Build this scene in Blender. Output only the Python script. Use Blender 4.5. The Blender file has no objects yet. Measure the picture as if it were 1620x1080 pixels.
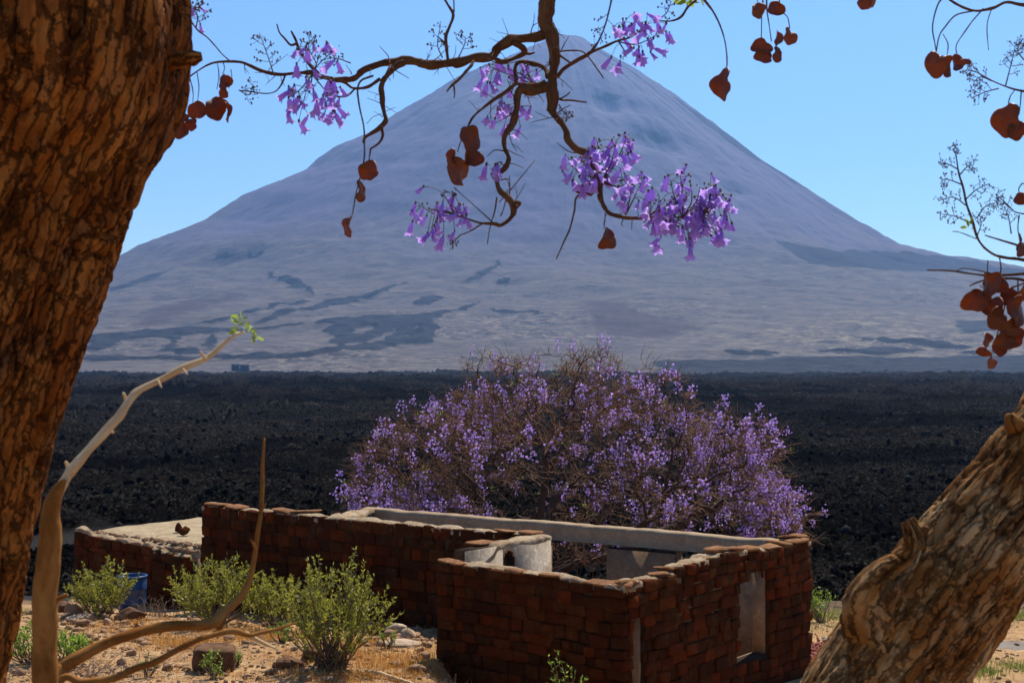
import bpy, math, random
import numpy as np
from mathutils import Vector, Matrix

# ------------------------------------------------------------------ camera, light, exposure
SC = bpy.context.scene
COL = SC.collection
F = 2250.0            # focal length in photo pixels (50 mm on 36 mm, photo 1620 wide)
HOR = 565.0           # horizon row in the photo
cam_d = bpy.data.cameras.new('camera')
cam = bpy.data.objects.new('camera', cam_d)
COL.objects.link(cam)
cam.location = (0, 0, 0)
cam.rotation_euler = (math.radians(90), 0, 0)
cam_d.lens = 50.0
cam_d.sensor_width = 36.0
cam_d.shift_y = (HOR - 540.0) / 1620.0
cam_d.clip_start = 0.1
cam_d.clip_end = 30000
cam_d.dof.use_dof = True
cam_d.dof.focus_distance = 19.0
cam_d.dof.aperture_fstop = 14.0
SC.camera = cam

SUN_AZ, SUN_EL = math.radians(24), math.radians(56)
world = bpy.data.worlds.new('World')
SC.world = world
world.use_nodes = True
wn = world.node_tree
wn.nodes.clear()
sky = wn.nodes.new('ShaderNodeTexSky')
sky.sky_type = 'NISHITA'
sky.sun_disc = False
sky.sun_elevation = SUN_EL
sky.sun_rotation = SUN_AZ
sky.altitude = 1700
sky.air_density = 1.3
sky.dust_density = 0.0
sky.ozone_density = 10.0
bg = wn.nodes.new('ShaderNodeBackground')
bg.inputs['Strength'].default_value = 0.102
wo = wn.nodes.new('ShaderNodeOutputWorld')
wn.links.new(sky.outputs[0], bg.inputs[0])
wn.links.new(bg.outputs[0], wo.inputs[0])

sun_d = bpy.data.lights.new('sun', 'SUN')
sun_d.energy = 5.0
sun_d.angle = math.radians(0.5)
sun_d.color = (1.0, 0.93, 0.82)
sun = bpy.data.objects.new('sun', sun_d)
COL.objects.link(sun)
SUNV = Vector((math.sin(SUN_AZ) * math.cos(SUN_EL), math.cos(SUN_AZ) * math.cos(SUN_EL), math.sin(SUN_EL)))
sun.rotation_euler = SUNV.to_track_quat('Z', 'Y').to_euler()
sun.location = (0, 0, 60)

vs = SC.view_settings
vs.view_transform = 'Standard'
vs.look = 'None'
vs.exposure = 0.55
vs.gamma = 1.0
vs.use_curve_mapping = False
SC.render.engine = 'CYCLES'
SC.cycles.max_bounces = 6
SC.cycles.diffuse_bounces = 3
SC.cycles.transmission_bounces = 4
SC.cycles.transparent_max_bounces = 6
SC.cycles.volume_bounces = 0
SC.cycles.use_denoising = True
HAZE_DENSITY = 0.9e-4

rng = np.random.default_rng(7)
random.seed(7)

# ------------------------------------------------------------------ helpers
def P(px, py, d):
    """photo pixel at distance d -> world point"""
    return np.array([(px - 810.0) / F * d, d, -(py - HOR) / F * d])

def h2(ix, iy, seed):
    n = (ix.astype(np.int64) * 374761393 + iy.astype(np.int64) * 668265263 + seed * 982451653) & 0xffffffff
    n = ((n ^ (n >> 13)) * 1274126177) & 0xffffffff
    n = n ^ (n >> 16)
    return (n & 0xffff) / 65535.0

def vn(x, y, seed=0, per=None):
    x = np.asarray(x, float); y = np.asarray(y, float)
    ix = np.floor(x); iy = np.floor(y)
    fx = x - ix; fy = y - iy
    fx = fx * fx * fx * (fx * (fx * 6 - 15) + 10); fy = fy * fy * fy * (fy * (fy * 6 - 15) + 10)
    jx = ix + 1
    if per:
        ix = np.mod(ix, per); jx = np.mod(jx, per)
    a = h2(ix, iy, seed); b = h2(jx, iy, seed); c = h2(ix, iy + 1, seed); d = h2(jx, iy + 1, seed)
    return (a + (b - a) * fx) * (1 - fy) + (c + (d - c) * fx) * fy - 0.5

def fbm(x, y, seed=0, octv=4, gain=0.5):
    s = 0; a = 1.0; k = 1.0
    for o in range(octv):
        s = s + a * vn(np.asarray(x) * k + 17.3 * o, np.asarray(y) * k + 9.1 * o, seed + o)
        a *= gain; k *= 2.03
    return s

def cell(x, y, seed=0, perx=None):
    """cellular noise: F1, F2"""
    x = np.asarray(x, float); y = np.asarray(y, float)
    ix = np.floor(x); iy = np.floor(y)
    f1 = np.full(x.shape, 9.0); f2 = np.full(x.shape, 9.0)
    for dx in (-1, 0, 1):
        for dy in (-1, 0, 1):
            cx = ix + dx; cy = iy + dy
            kx = np.mod(cx, perx) if perx else cx
            d = (cx + h2(kx, cy, seed) - x) ** 2 + (cy + h2(kx, cy, seed + 5) - y) ** 2
            nf1 = np.minimum(f1, d)
            f2 = np.minimum(f2, np.maximum(f1, d))
            f1 = nf1
    return np.sqrt(f1), np.sqrt(f2)

def sstep(a, b, x):
    t = np.clip((np.asarray(x, float) - a) / (b - a), 0, 1)
    return t * t * (3 - 2 * t)

class MB:
    """collects vertices and faces of one mesh"""
    def __init__(self):
        self.V = []; self.F = []; self.n = 0; self.A = []
    def add(self, V, faces, attr=0.0):
        V = np.asarray(V, float)
        self.V.append(V)
        for f in faces if isinstance(faces, list) else [faces]:
            f = np.asarray(f, np.int64)
            if f.size:
                self.F.append(f + self.n)
        self.A.append(np.full(len(V), attr) if np.isscalar(attr) else np.asarray(attr))
        self.n += len(V)
    def mesh(self, name, smooth=False, attr=None):
        V = np.concatenate(self.V)
        return mesh_np(name, V, self.F, smooth, {attr: np.concatenate(self.A)} if attr else None)

def mesh_np(name, V, Fs, smooth=False, attrs=None, vattrs=None):
    me = bpy.data.meshes.new(name)
    if not isinstance(Fs, list):
        Fs = [Fs]
    me.vertices.add(len(V))
    me.vertices.foreach_set('co', np.ascontiguousarray(V, np.float32).ravel())
    li = np.concatenate([f.ravel() for f in Fs]).astype(np.int32)
    ls = np.concatenate([np.full(len(f), f.shape[1]) for f in Fs])
    st = np.concatenate([[0], np.cumsum(ls)[:-1]]).astype(np.int32)
    me.loops.add(len(li))
    me.loops.foreach_set('vertex_index', li)
    me.polygons.add(len(ls))
    me.polygons.foreach_set('loop_start', st)
    if smooth:
        me.polygons.foreach_set('use_smooth', np.ones(len(ls), bool))
    for k, v in (attrs or {}).items():
        a = me.attributes.new(k, 'FLOAT', 'POINT')
        a.data.foreach_set('value', np.ascontiguousarray(v, np.float32))
    for k, v in (vattrs or {}).items():
        a = me.attributes.new(k, 'FLOAT_VECTOR', 'POINT')
        a.data.foreach_set('vector', np.ascontiguousarray(v, np.float32).ravel())
    me.update(calc_edges=True)
    me.validate()
    return me

def link(name, data, material=None, parent=None, label=None, cat=None, group=None, kind=None, loc=None):
    o = bpy.data.objects.new(name, data)
    COL.objects.link(o)
    if material is not None and data is not None and len(data.materials) == 0:
        data.materials.append(material)
    if parent is not None:
        o.parent = parent
    if loc is not None:
        o.location = loc
    if label: o['label'] = label
    if cat: o['category'] = cat
    if group: o['group'] = group
    if kind: o['kind'] = kind
    return o

def thing(name, label, cat, group=None, loc=(0, 0, 0)):
    o = link(name, None, label=label, cat=cat, group=group, loc=tuple(float(c) for c in loc))
    o.empty_display_size = 0.2
    return o

import functools
@functools.lru_cache(maxsize=256)
def grid_faces(nu, nv, closed_u=False):
    """vertex index = v*nu+u"""
    u = np.arange(nu if closed_u else nu - 1); v = np.arange(nv - 1)
    U, Vv = np.meshgrid(u, v)
    U = U.ravel(); Vv = Vv.ravel(); U1 = (U + 1) % nu
    return np.stack([Vv * nu + U, Vv * nu + U1, (Vv + 1) * nu + U1, (Vv + 1) * nu + U], 1)

def catmull(pts, per):
    pts = np.asarray(pts, float)
    if len(pts) < 3 or per <= 1:
        return pts
    p = np.vstack([2 * pts[0] - pts[1], pts, 2 * pts[-1] - pts[-2]])
    out = []
    for i in range(1, len(p) - 2):
        for k in range(per):
            t = k / per
            a, b, c, d = p[i - 1], p[i], p[i + 1], p[i + 2]
            out.append(0.5 * (2 * b + (c - a) * t + (2 * a - 5 * b + 4 * c - d) * t * t + (3 * b - a - 3 * c + d) * t ** 3))
    out.append(pts[-1])
    return np.array(out)

def frames(pts):
    pts = np.asarray(pts, float)
    T = np.gradient(pts, axis=0)
    T /= np.linalg.norm(T, axis=1)[:, None] + 1e-12
    ref = np.array([0, 0, 1.0]) if abs(T[0][2]) < 0.9 else np.array([1.0, 0, 0])
    N = np.zeros_like(T)
    n = np.cross(T[0], ref); n /= np.linalg.norm(n)
    for i in range(len(T)):
        n = n - T[i] * np.dot(n, T[i]); n /= np.linalg.norm(n) + 1e-12
        N[i] = n
    return T, N, np.cross(T, N)

def tube(pts, rad, sides=6, cap=True):
    pts = np.asarray(pts, float); rad = np.broadcast_to(np.asarray(rad, float), (len(pts),))
    T, N, B = frames(pts)
    th = np.arange(sides) * 2 * np.pi / sides
    ring = np.cos(th)[None, :, None] * N[:, None, :] + np.sin(th)[None, :, None] * B[:, None, :]
    V = (pts[:, None, :] + ring * rad[:, None, None]).reshape(-1, 3)
    fs = [grid_faces(sides, len(pts), True)]
    if cap:
        n = len(V)
        V = np.vstack([V, pts[0], pts[-1]])
        a = np.arange(sides); b = (a + 1) % sides
        o = (len(pts) - 1) * sides
        fs.append(np.vstack([np.stack([b, a, np.full(sides, n)], 1), np.stack([o + a, o + b, np.full(sides, n + 1)], 1)]))
    return V, fs

def twig3(pts, rad):
    """cheap three-sided twig through a few points"""
    pts = np.asarray(pts, float); d = pts[-1] - pts[0]
    a = np.array([d[1], -d[0], 0.0]) if abs(d[0]) + abs(d[1]) > 1e-9 else np.array([1.0, 0, 0])
    a /= math.sqrt(a @ a); b = np.array([d[1] * a[2] - d[2] * a[1], d[2] * a[0] - d[0] * a[2], d[0] * a[1] - d[1] * a[0]])
    b /= math.sqrt(b @ b) + 1e-12
    ring = np.array([a, -0.5 * a + 0.866 * b, -0.5 * a - 0.866 * b])
    V = (pts[:, None, :] + ring[None] * np.asarray(rad, float)[:, None, None]).reshape(-1, 3)
    return V, [grid_faces(3, len(pts), True)]

# ------------------------------------------------------------------ materials
class NT:
    def __init__(self, name):
        self.m = bpy.data.materials.new(name); self.m.use_nodes = True
        self.t = self.m.node_tree
        self.b = self.t.nodes['Principled BSDF']
        self.out = self.t.nodes['Material Output']
    def n(self, typ, inp=None, **kw):
        nd = self.t.nodes.new(typ)
        for k, v in kw.items():
            setattr(nd, k, v)
        for k, v in (inp or {}).items():
            if hasattr(v, 'is_output') or isinstance(v, bpy.types.NodeSocket):
                self.t.links.new(v, nd.inputs[k])
            else:
                nd.inputs[k].default_value = v
        return nd
    def set(self, k, v):
        if isinstance(v, bpy.types.NodeSocket):
            self.t.links.new(v, self.b.inputs[k])
        else:
            self.b.inputs[k].default_value = v
    def obj(self):
        return self.n('ShaderNodeTexCoord').outputs['Object']
    def geo(self):
        return self.n('ShaderNodeNewGeometry').outputs['Position']
    def mapv(self, v, scale):
        return self.n('ShaderNodeMapping', {'Vector': v, 'Scale': scale}).outputs[0]
    def noise(self, v, scale, detail=6, rough=0.6, dist=0.0):
        return self.n('ShaderNodeTexNoise', {'Vector': v, 'Scale': scale, 'Detail': detail, 'Roughness': rough, 'Distortion': dist}).outputs[0]
    def ramp(self, f, stops, interp='LINEAR'):
        r = self.n('ShaderNodeValToRGB', {'Fac': f})
        r.color_ramp.interpolation = interp
        e = r.color_ramp.elements
        while len(e) < len(stops):
            e.new(0.5)
        for el, (p, c) in zip(e, stops):
            el.position = p
            el.color = (c, c, c, 1) if np.isscalar(c) else (*c, 1)
        return r.outputs[0]
    def mix(self, f, a, b, mode='MIX'):
        m = self.n('ShaderNodeMix', data_type='RGBA', blend_type=mode)
        for i, v in ((0, f), (6, a), (7, b)):
            if isinstance(v, bpy.types.NodeSocket):
                self.t.links.new(v, m.inputs[i])
            else:
                m.inputs[i].default_value = v if np.isscalar(v) else (*v, 1)
        return m.outputs[2]
    def math(self, op, a, b=0.0, clamp=False):
        m = self.n('ShaderNodeMath', operation=op, use_clamp=clamp)
        for i, v in ((0, a), (1, b)):
            if isinstance(v, bpy.types.NodeSocket):
                self.t.links.new(v, m.inputs[i])
            else:
                m.inputs[i].default_value = v
        return m.outputs[0]
    def attr(self, name, out='Fac'):
        return self.n('ShaderNodeAttribute', attribute_name=name).outputs[out]
    def bump(self, h, strength, dist, normal=None):
        d = {'Height': h, 'Strength': strength, 'Distance': dist}
        if normal is not None:
            d['Normal'] = normal
        o = self.n('ShaderNodeBump', d).outputs[0]
        self.set('Normal', o)
        return o
    def translucent(self, color, fac):
        tr = self.n('ShaderNodeBsdfTranslucent', {'Color': color})
        mx = self.n('ShaderNodeMixShader', {0: fac, 1: self.b.outputs[0], 2: tr.outputs[0]})
        self.t.links.new(mx.outputs[0], self.out.inputs[0])

M = {}
def m_stone():
    k = NT('red_stone'); p = k.geo()
    r = k.math('FRACT', k.math('ADD', k.n('ShaderNodeObjectInfo').outputs['Random'], k.attr('rnd')))
    c = k.ramp(r, [(0, (0.20, 0.062, 0.03)), (0.15, (0.115, 0.055, 0.034)), (0.3, (0.27, 0.095, 0.038)), (0.42, (0.15, 0.06, 0.032)), (0.55, (0.22, 0.11, 0.05)),
                   (0.68, (0.13, 0.07, 0.045)), (0.8, (0.33, 0.105, 0.04)), (0.92, (0.17, 0.085, 0.05)), (1, (0.24, 0.07, 0.035))], 'CONSTANT')
    n1 = k.noise(p, 9, 8, 0.65)
    c = k.mix(k.ramp(n1, [(0.35, 0.0), (0.7, 0.7)]), c, (0.075, 0.06, 0.05))
    c = k.mix(1.0, c, (0.40, 0.225, 0.085), 'MULTIPLY')
    n3 = k.noise(p, 3.0, 4, 0.6)
    c = k.mix(k.ramp(n3, [(0.58, 0.0), (0.75, 0.45)]), c, (0.12, 0.045, 0.012))
    dust = k.math('MULTIPLY', k.ramp(k.noise(p, 1.3, 8, 0.75, 0.5), [(0.5, 0), (0.68, 0.55)]), k.ramp(k.noise(p, 14, 6, 0.75), [(0.42, 0), (0.6, 1)]))
    c = k.mix(dust, c, (0.16, 0.088, 0.036))
    k.set('Base Color', c); k.set('Roughness', 0.95); k.set('Specular IOR Level', 0.04)
    k.bump(k.noise(p, 17, 10, 0.75), 0.9, 0.05)
    return k.m
M['stone'] = m_stone()

def m_mortar(name, base, dark, light, bsc=14, bst=0.5):
    k = NT(name); p = k.geo()
    c = k.mix(k.ramp(k.noise(p, 2.6, 8, 0.7), [(0.32, 0.0), (0.68, 1.0)]), base, dark)
    c = k.mix(k.ramp(k.noise(p, 11, 8, 0.7, 0.6), [(0.52, 0.0), (0.7, 0.8)]), c, light)
    c = k.mix(k.ramp(k.noise(p, 30, 5, 0.7), [(0.6, 0.0), (0.74, 0.7)]), c, dark)
    k.set('Base Color', c); k.set('Roughness', 0.95); k.set('Specular IOR Level', 0.1)
    k.bump(k.noise(p, bsc, 10, 0.75), bst, 0.05)
    return k.m
M['coping'] = m_mortar('limed_stone', (0.30, 0.14, 0.055), (0.17, 0.07, 0.028), (0.46, 0.30, 0.16), 26, 0.8)  # wall-top stones coloured lighter, sunlight put into the colour
M['mud'] = m_mortar('mud_mortar', (0.04, 0.02, 0.009), (0.025, 0.012, 0.005), (0.06, 0.03, 0.014))
M['cap'] = m_mortar('lime_cap', (0.47, 0.35, 0.21), (0.24, 0.14, 0.065), (0.66, 0.56, 0.42), 22, 1.0)
M['slab'] = m_mortar('dusty_slab', (0.42, 0.32, 0.19), (0.24, 0.165, 0.09), (0.54, 0.44, 0.29), 9, 0.9)
M['plaster'] = m_mortar('old_plaster', (0.27, 0.18, 0.105), (0.17, 0.105, 0.06), (0.36, 0.25, 0.155))
M['white_plaster'] = m_mortar('white_plaster', (0.42, 0.35, 0.27), (0.22, 0.165, 0.11), (0.55, 0.49, 0.41))
M['concrete'] = m_mortar('concrete', (0.32, 0.23, 0.14), (0.22, 0.15, 0.09), (0.42, 0.32, 0.21), 18, 0.35)

def m_sand():
    k = NT('sandy_soil'); p = k.geo()
    c = k.mix(k.ramp(k.noise(p, 0.55, 8, 0.65), [(0.35, 0), (0.65, 1)]), (0.56, 0.34, 0.16), (0.40, 0.225, 0.095))
    c = k.mix(k.ramp(k.noise(p, 2.3, 8, 0.7, 0.4), [(0.52, 0), (0.68, 0.75)]), c, (0.2, 0.105, 0.045))
    c = k.mix(k.ramp(k.noise(p, 1.1, 6, 0.7), [(0.55, 0), (0.68, 0.75)]), c, (0.68, 0.47, 0.26))
    c = k.mix(k.ramp(k.noise(p, 16, 6, 0.7), [(0.55, 0), (0.72, 0.7)]), c, (0.16, 0.1, 0.06))
    sep = k.n('ShaderNodeSeparateXYZ', {0: p}).outputs
    # dark ash away from the yard
    far = k.math('ADD', sep[1], k.math('MULTIPLY', k.math('SUBTRACT', k.noise(p, 0.35, 5, 0.6), 0.5), 9.0))
    c = k.mix(k.ramp(k.n('ShaderNodeMapRange', {0: far, 1: 31.0, 2: 36.0}).outputs[0], [(0, 0), (1, 1)]), c, (0.028, 0.024, 0.022))
    k.set('Base Color', c); k.set('Roughness', 0.97); k.set('Specular IOR Level', 0.1)
    h = k.math('ADD', k.noise(p, 5, 10, 0.75), k.math('MULTIPLY', k.noise(p, 34, 6, 0.7), 0.3))
    k.bump(h, 0.9, 0.10)
    return k.m
M['sand'] = m_sand()

def m_lava():
    k = NT('black_lava'); p = k.geo()
    c = k.mix(k.ramp(k.noise(p, 0.12, 8, 0.7), [(0.35, 0), (0.65, 1)]), (0.0045, 0.0037, 0.003), (0.0105, 0.0088, 0.0068))
    c = k.mix(k.ramp(k.noise(p, 0.9, 8, 0.75), [(0.55, 0), (0.68, 0.8)]), c, (0.033, 0.029, 0.024))
    c = k.mix(k.ramp(k.noise(p, 2.3, 10, 0.85), [(0.53, 0), (0.63, 0.9)]), c, (0.062, 0.056, 0.048))
    c = k.mix(k.ramp(k.noise(p, 0.35, 12, 0.9), [(0.54, 0), (0.62, 0.8)]), c, (0.07, 0.064, 0.056))
    c = k.mix(k.ramp(k.noise(k.mapv(p, (5, 5, 5)), 1.0, 6, 0.8), [(0.53, 0), (0.62, 0.9)]), c, (0.12, 0.108, 0.092))
    c = k.mix(k.ramp(k.noise(k.mapv(p, (1.1, 1.3, 1.3)), 1.0, 9, 0.85), [(0.55, 0), (0.62, 0.9)]), c, (0.12, 0.108, 0.094))  # pale specks painted in for sun glints on the clinker
    c = k.mix(k.ramp(k.noise(k.mapv(p, (0.010, 0.035, 0.1)), 1.0, 8, 0.7, 0.6), [(0.46, 0), (0.60, 0.85)]), c, (0.0035, 0.003, 0.0026))
    c = k.mix(k.ramp(k.noise(k.mapv(p, (0.007, 0.022, 0.1)), 1.0, 8, 0.7, 0.4), [(0.54, 0), (0.66, 0.6)]), c, (0.034, 0.025, 0.017))
    st = k.noise(k.mapv(p, (0.035, 0.30, 0.3)), 1.0, 7, 0.7)
    c = k.mix(k.ramp(st, [(0.64, 0), (0.7, 0.8)]), c, (0.075, 0.07, 0.064))
    c = k.mix(k.attr('ash'), c, (0.085, 0.08, 0.072))
    k.set('Base Color', c); k.set('Roughness', 0.95); k.set('Specular IOR Level', 0.0)
    h = k.math('ADD', k.noise(p, 0.6, 12, 0.8), k.math('MULTIPLY', k.noise(p, 3.5, 10, 0.85), 0.5))
    k.bump(h, 1.0, 1.5)
    return k.m
M['lava'] = m_lava()

def m_volcano():
    k = NT('volcano_slope'); p = k.geo()
    ap = k.attr('apron')
    cone = k.mix(k.ramp(k.noise(p, 0.004, 8, 0.65), [(0.35, 0), (0.65, 1)]), (0.114, 0.100, 0.142), (0.093, 0.083, 0.122))  # cone kept bluish, distance haze put into its own colour
    st = k.noise(k.attr('polar', 'Vector'), 1.0, 8, 0.65)
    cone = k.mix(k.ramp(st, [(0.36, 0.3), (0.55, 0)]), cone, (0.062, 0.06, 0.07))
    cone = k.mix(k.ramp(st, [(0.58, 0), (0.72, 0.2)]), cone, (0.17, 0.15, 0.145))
    base = k.mix(k.ramp(k.noise(p, 0.02, 12, 0.8), [(0.42, 0), (0.58, 1)]), (0.132, 0.107, 0.086), (0.076, 0.064, 0.058))
    pm = k.mapv(p, (0.02, 0.05, 0.08))
    base = k.mix(k.ramp(k.noise(pm, 1.0, 14, 0.9, 0.5), [(0.51, 0), (0.55, 0.85)]), base, (0.036, 0.032, 0.033))
    base = k.mix(k.math('MULTIPLY', k.ramp(k.noise(p, 0.03, 8, 0.75), [(0.48, 0), (0.62, 0.8)]), k.attr('lichen')), base, (0.24, 0.20, 0.12))
    base = k.mix(k.math('MULTIPLY', k.ramp(k.noise(k.mapv(p, (0.045, 0.055, 0.12)), 1.0, 6, 0.75), [(0.50, 0), (0.55, 0.85)]), k.attr('rough')), base, (0.03, 0.026, 0.027))
    base = k.mix(k.math('MULTIPLY', k.ramp(k.noise(k.mapv(p, (0.05, 0.06, 0.12)), 1.3, 6, 0.75), [(0.54, 0), (0.60, 0.75)]), k.attr('rough')), base, (0.26, 0.21, 0.15))
    c = k.mix(ap, cone, base)
    n = k.math('MULTIPLY', k.math('SUBTRACT', k.noise(p, 0.045, 10, 0.8), 0.5), 0.8)
    fl = k.ramp(k.math('ADD', k.attr('flow'), n), [(0.34, 0), (0.46, 1)])
    c = k.mix(fl, c, k.mix(k.ramp(k.noise(p, 0.05, 8, 0.8), [(0.45, 0), (0.62, 1)]), (0.007, 0.0065, 0.007), (0.035, 0.031, 0.029)))
    rd = k.ramp(k.math('ADD', k.attr('redflow'), k.math('MULTIPLY', n, 3.2)), [(0.42, 0), (0.8, 0.8)])
    c = k.mix(rd, c, (0.05, 0.032, 0.03))
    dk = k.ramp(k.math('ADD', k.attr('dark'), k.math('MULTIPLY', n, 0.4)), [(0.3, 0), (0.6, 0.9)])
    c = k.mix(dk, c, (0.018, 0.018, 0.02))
    k.set('Base Color', c); k.set('Roughness', 0.95); k.set('Specular IOR Level', 0.1)
    h = k.math('ADD', k.noise(p, 0.02, 10, 0.75), k.math('MULTIPLY', k.noise(k.attr('polar', 'Vector'), 1.0, 4, 0.6), 0.2))
    k.bump(h, 0.7, 3.5)
    return k.m
M['volcano'] = m_volcano()

def m_bark(name, cols, crack, sc=(22, 22, 5), bumpd=0.012, rough=0.85, plates=None, pk=0.6):
    k = NT(name); v = k.attr('bk', 'Vector')
    mv = k.mapv(v, sc)
    n1 = k.noise(mv, 1.0, 9, 0.65, 0.3)
    c = k.mix(k.ramp(n1, [(0.34, 0), (0.62, 1)]), cols[0], cols[1])
    n2 = k.noise(k.mapv(v, (11, 11, 5)), 1.0, 9, 0.75, 0.4)
    c = k.mix(k.ramp(n2, [(0.46, 0), (0.64, 0.9)]), c, cols[2])
    n3 = k.noise(k.mapv(v, (60, 60, 14)), 1.0, 6, 0.7)
    c = k.mix(k.ramp(n3, [(0.55, 0), (0.7, 0.6)]), c, crack)
    c = k.mix(k.ramp(k.attr('fissure'), [(0.3, 0), (0.72, 0.75)]), c, crack)
    k.set('Base Color', c); k.set('Roughness', rough); k.set('Specular IOR Level', 0.06)
    h = k.math('ADD', n1, k.math('MULTIPLY', n3, 0.5))
    if plates:
        wob = k.n('ShaderNodeTexNoise', {'Vector': k.mapv(v, (9, 9, 9)), 'Scale': 1.6, 'Detail': 8, 'Roughness': 0.78}).outputs[1]
        wob = k.n('ShaderNodeVectorMath', {0: wob, 'Scale': 2.2}, operation='SCALE').outputs[0]
        wv = k.n('ShaderNodeVectorMath', {0: k.mapv(v, plates), 1: wob}, operation='ADD').outputs[0]
        ed = k.n('ShaderNodeTexVoronoi', {'Vector': wv, 'Scale': 1.0}, feature='DISTANCE_TO_EDGE').outputs[0]
        vc = k.n('ShaderNodeSeparateColor', {0: k.n('ShaderNodeTexVoronoi', {'Vector': wv, 'Scale': 1.0}).outputs['Color']}).outputs[0]
        c = k.mix(k.ramp(vc, [(0.0, 0.6 * pk), (0.5, 0.0)]), c, cols[1])
        c = k.mix(k.ramp(vc, [(0.7, 0.0), (1.0, 0.45 * pk)]), c, cols[3])
        c = k.mix(k.ramp(ed, [(0.0, pk), (0.06, 0.0)]), c, crack)
        k.set('Base Color', c)
        h = k.math('ADD', h, k.math('ADD', k.math('MULTIPLY', k.ramp(ed, [(0, 0), (0.10, 1)]), 0.9 * pk), k.math('MULTIPLY', vc, 0.6 * pk)))
    k.bump(h, 1.0, bumpd)
    return k.m
M['bark_trunk'] = m_bark('rust_bark', [(0.29, 0.086, 0.012), (0.12, 0.034, 0.005), (0.44, 0.17, 0.036), (0.22, 0.13, 0.07)], (0.022, 0.008, 0.003), plates=(38, 38, 11), pk=0.55)
M['bark_limb'] = m_bark('tan_bark', [(0.33, 0.135, 0.03), (0.15, 0.055, 0.013), (0.54, 0.33, 0.14), (0.50, 0.36, 0.2)], (0.04, 0.016, 0.006), plates=(44, 44, 9), pk=0.42)
M['twig_bark'] = m_bark('branch_bark', [(0.13, 0.062, 0.028), (0.07, 0.035, 0.018), (0.22, 0.115, 0.05)], (0.05, 0.025, 0.013), (60, 60, 30), 0.003)
M['brown_bark'] = m_bark('brown_bark', [(0.26, 0.10, 0.02), (0.15, 0.052, 0.01), (0.36, 0.17, 0.045)], (0.09, 0.03, 0.007), (40, 40, 12), 0.003)
M['pale_bark'] = m_bark('pale_bark', [(0.62, 0.45, 0.25), (0.44, 0.28, 0.13), (0.70, 0.56, 0.36)], (0.18, 0.08, 0.03), (40, 40, 12), 0.003)

def simple(name, col, col2=None, rough=0.8, sc=20, trans=None, tfac=0.4, spec=0.3, rand=False, bump=0.0):
    k = NT(name)
    c = col
    if col2 is not None:
        f = k.ramp(k.noise(k.geo(), sc, 5, 0.65), [(0.38, 0), (0.62, 1)])
        if rand:
            r = k.math('FRACT', k.math('ADD', k.n('ShaderNodeObjectInfo').outputs['Random'], k.attr('rnd')))
            f = k.math('ADD', k.math('MULTIPLY', f, 0.45), k.math('MULTIPLY', r, 0.6), True)
        c = k.mix(f, col, col2)
        k.set('Base Color', c)
    else:
        k.set('Base Color', (*col, 1))
    k.set('Roughness', rough); k.set('Specular IOR Level', spec)
    if bump:
        k.bump(k.noise(k.geo(), sc * 2, 6, 0.7), 0.6, bump)
    if trans is not None:
        k.translucent((*trans, 1), tfac)
    return k.m
M['tree_bark'] = simple('jacaranda_bark', (0.085, 0.042, 0.022), (0.05, 0.026, 0.015), 0.9, 6)
M['tree_twig'] = simple('twig', (0.25, 0.125, 0.06), (0.14, 0.068, 0.036), 0.85, 3)
M['petal'] = simple('violet_petal', (0.56, 0.44, 0.86), (0.31, 0.17, 0.66), 0.45, 80, (0.56, 0.36, 0.92), 0.55, 0.3, True)
M['petal_far'] = simple('violet_blossom', (0.60, 0.44, 0.79), (0.44, 0.275, 0.68), 0.7, 3, (0.58, 0.37, 0.80), 0.45, 0.2, True)
M['calyx'] = simple('calyx', (0.075, 0.045, 0.05), (0.12, 0.085, 0.04), 0.7, 90)
M['pod'] = simple('pod_skin', (0.26, 0.082, 0.022), (0.09, 0.03, 0.011), 0.4, 45, (0.54, 0.14, 0.025), 0.3, 0.35, True, 0.006)
M['shrub_leaf'] = simple('shrub_leaf', (0.22, 0.215, 0.035), (0.09, 0.115, 0.022), 0.42, 4, (0.40, 0.38, 0.045), 0.42, 0.4, True)
M['green_leaf'] = simple('green_leaf', (0.15, 0.24, 0.035), (0.08, 0.145, 0.025), 0.42, 5, (0.32, 0.46, 0.05), 0.45, 0.4, True)
M['young_leaf'] = simple('young_leaf', (0.2, 0.28, 0.04), (0.13, 0.2, 0.03), 0.5, 30, (0.36, 0.46, 0.06), 0.45, 0.3)
M['shrub_stem'] = simple('shrub_stem', (0.17, 0.11, 0.06), (0.10, 0.06, 0.035), 0.9, 10)
M['dry_grass'] = simple('dry_grass', (0.60, 0.30, 0.07), (0.40, 0.18, 0.04), 0.8, 2, (0.60, 0.30, 0.06), 0.3, 0.2, True)
M['grass'] = simple('green_grass', (0.20, 0.22, 0.05), (0.12, 0.15, 0.035), 0.7, 2, (0.3, 0.33, 0.06), 0.35, 0.2, True)
M['rock'] = simple('tan_rock', (0.36, 0.22, 0.12), (0.2, 0.115, 0.06), 0.95, 6, spec=0.15, rand=True, bump=0.03)
M['dark_rock'] = simple('brown_rock', (0.15, 0.075, 0.034), (0.075, 0.036, 0.018), 0.95, 7, spec=0.15, bump=0.03)
M['pale_rock'] = simple('pale_rock', (0.46, 0.35, 0.24), (0.26, 0.18, 0.11), 0.95, 7, spec=0.15, bump=0.03)
M['red_gravel'] = simple('red_gravel', (0.30, 0.085, 0.05), (0.18, 0.055, 0.038), 0.95, 8, rand=True, bump=0.03)
M['barrel'] = simple('blue_plastic', (0.008, 0.042, 0.12), (0.012, 0.052, 0.15), 0.38, 5, spec=0.5)
M['straw'] = simple('grey_twig', (0.33, 0.23, 0.15), (0.2, 0.13, 0.085), 0.9, 9)
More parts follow.
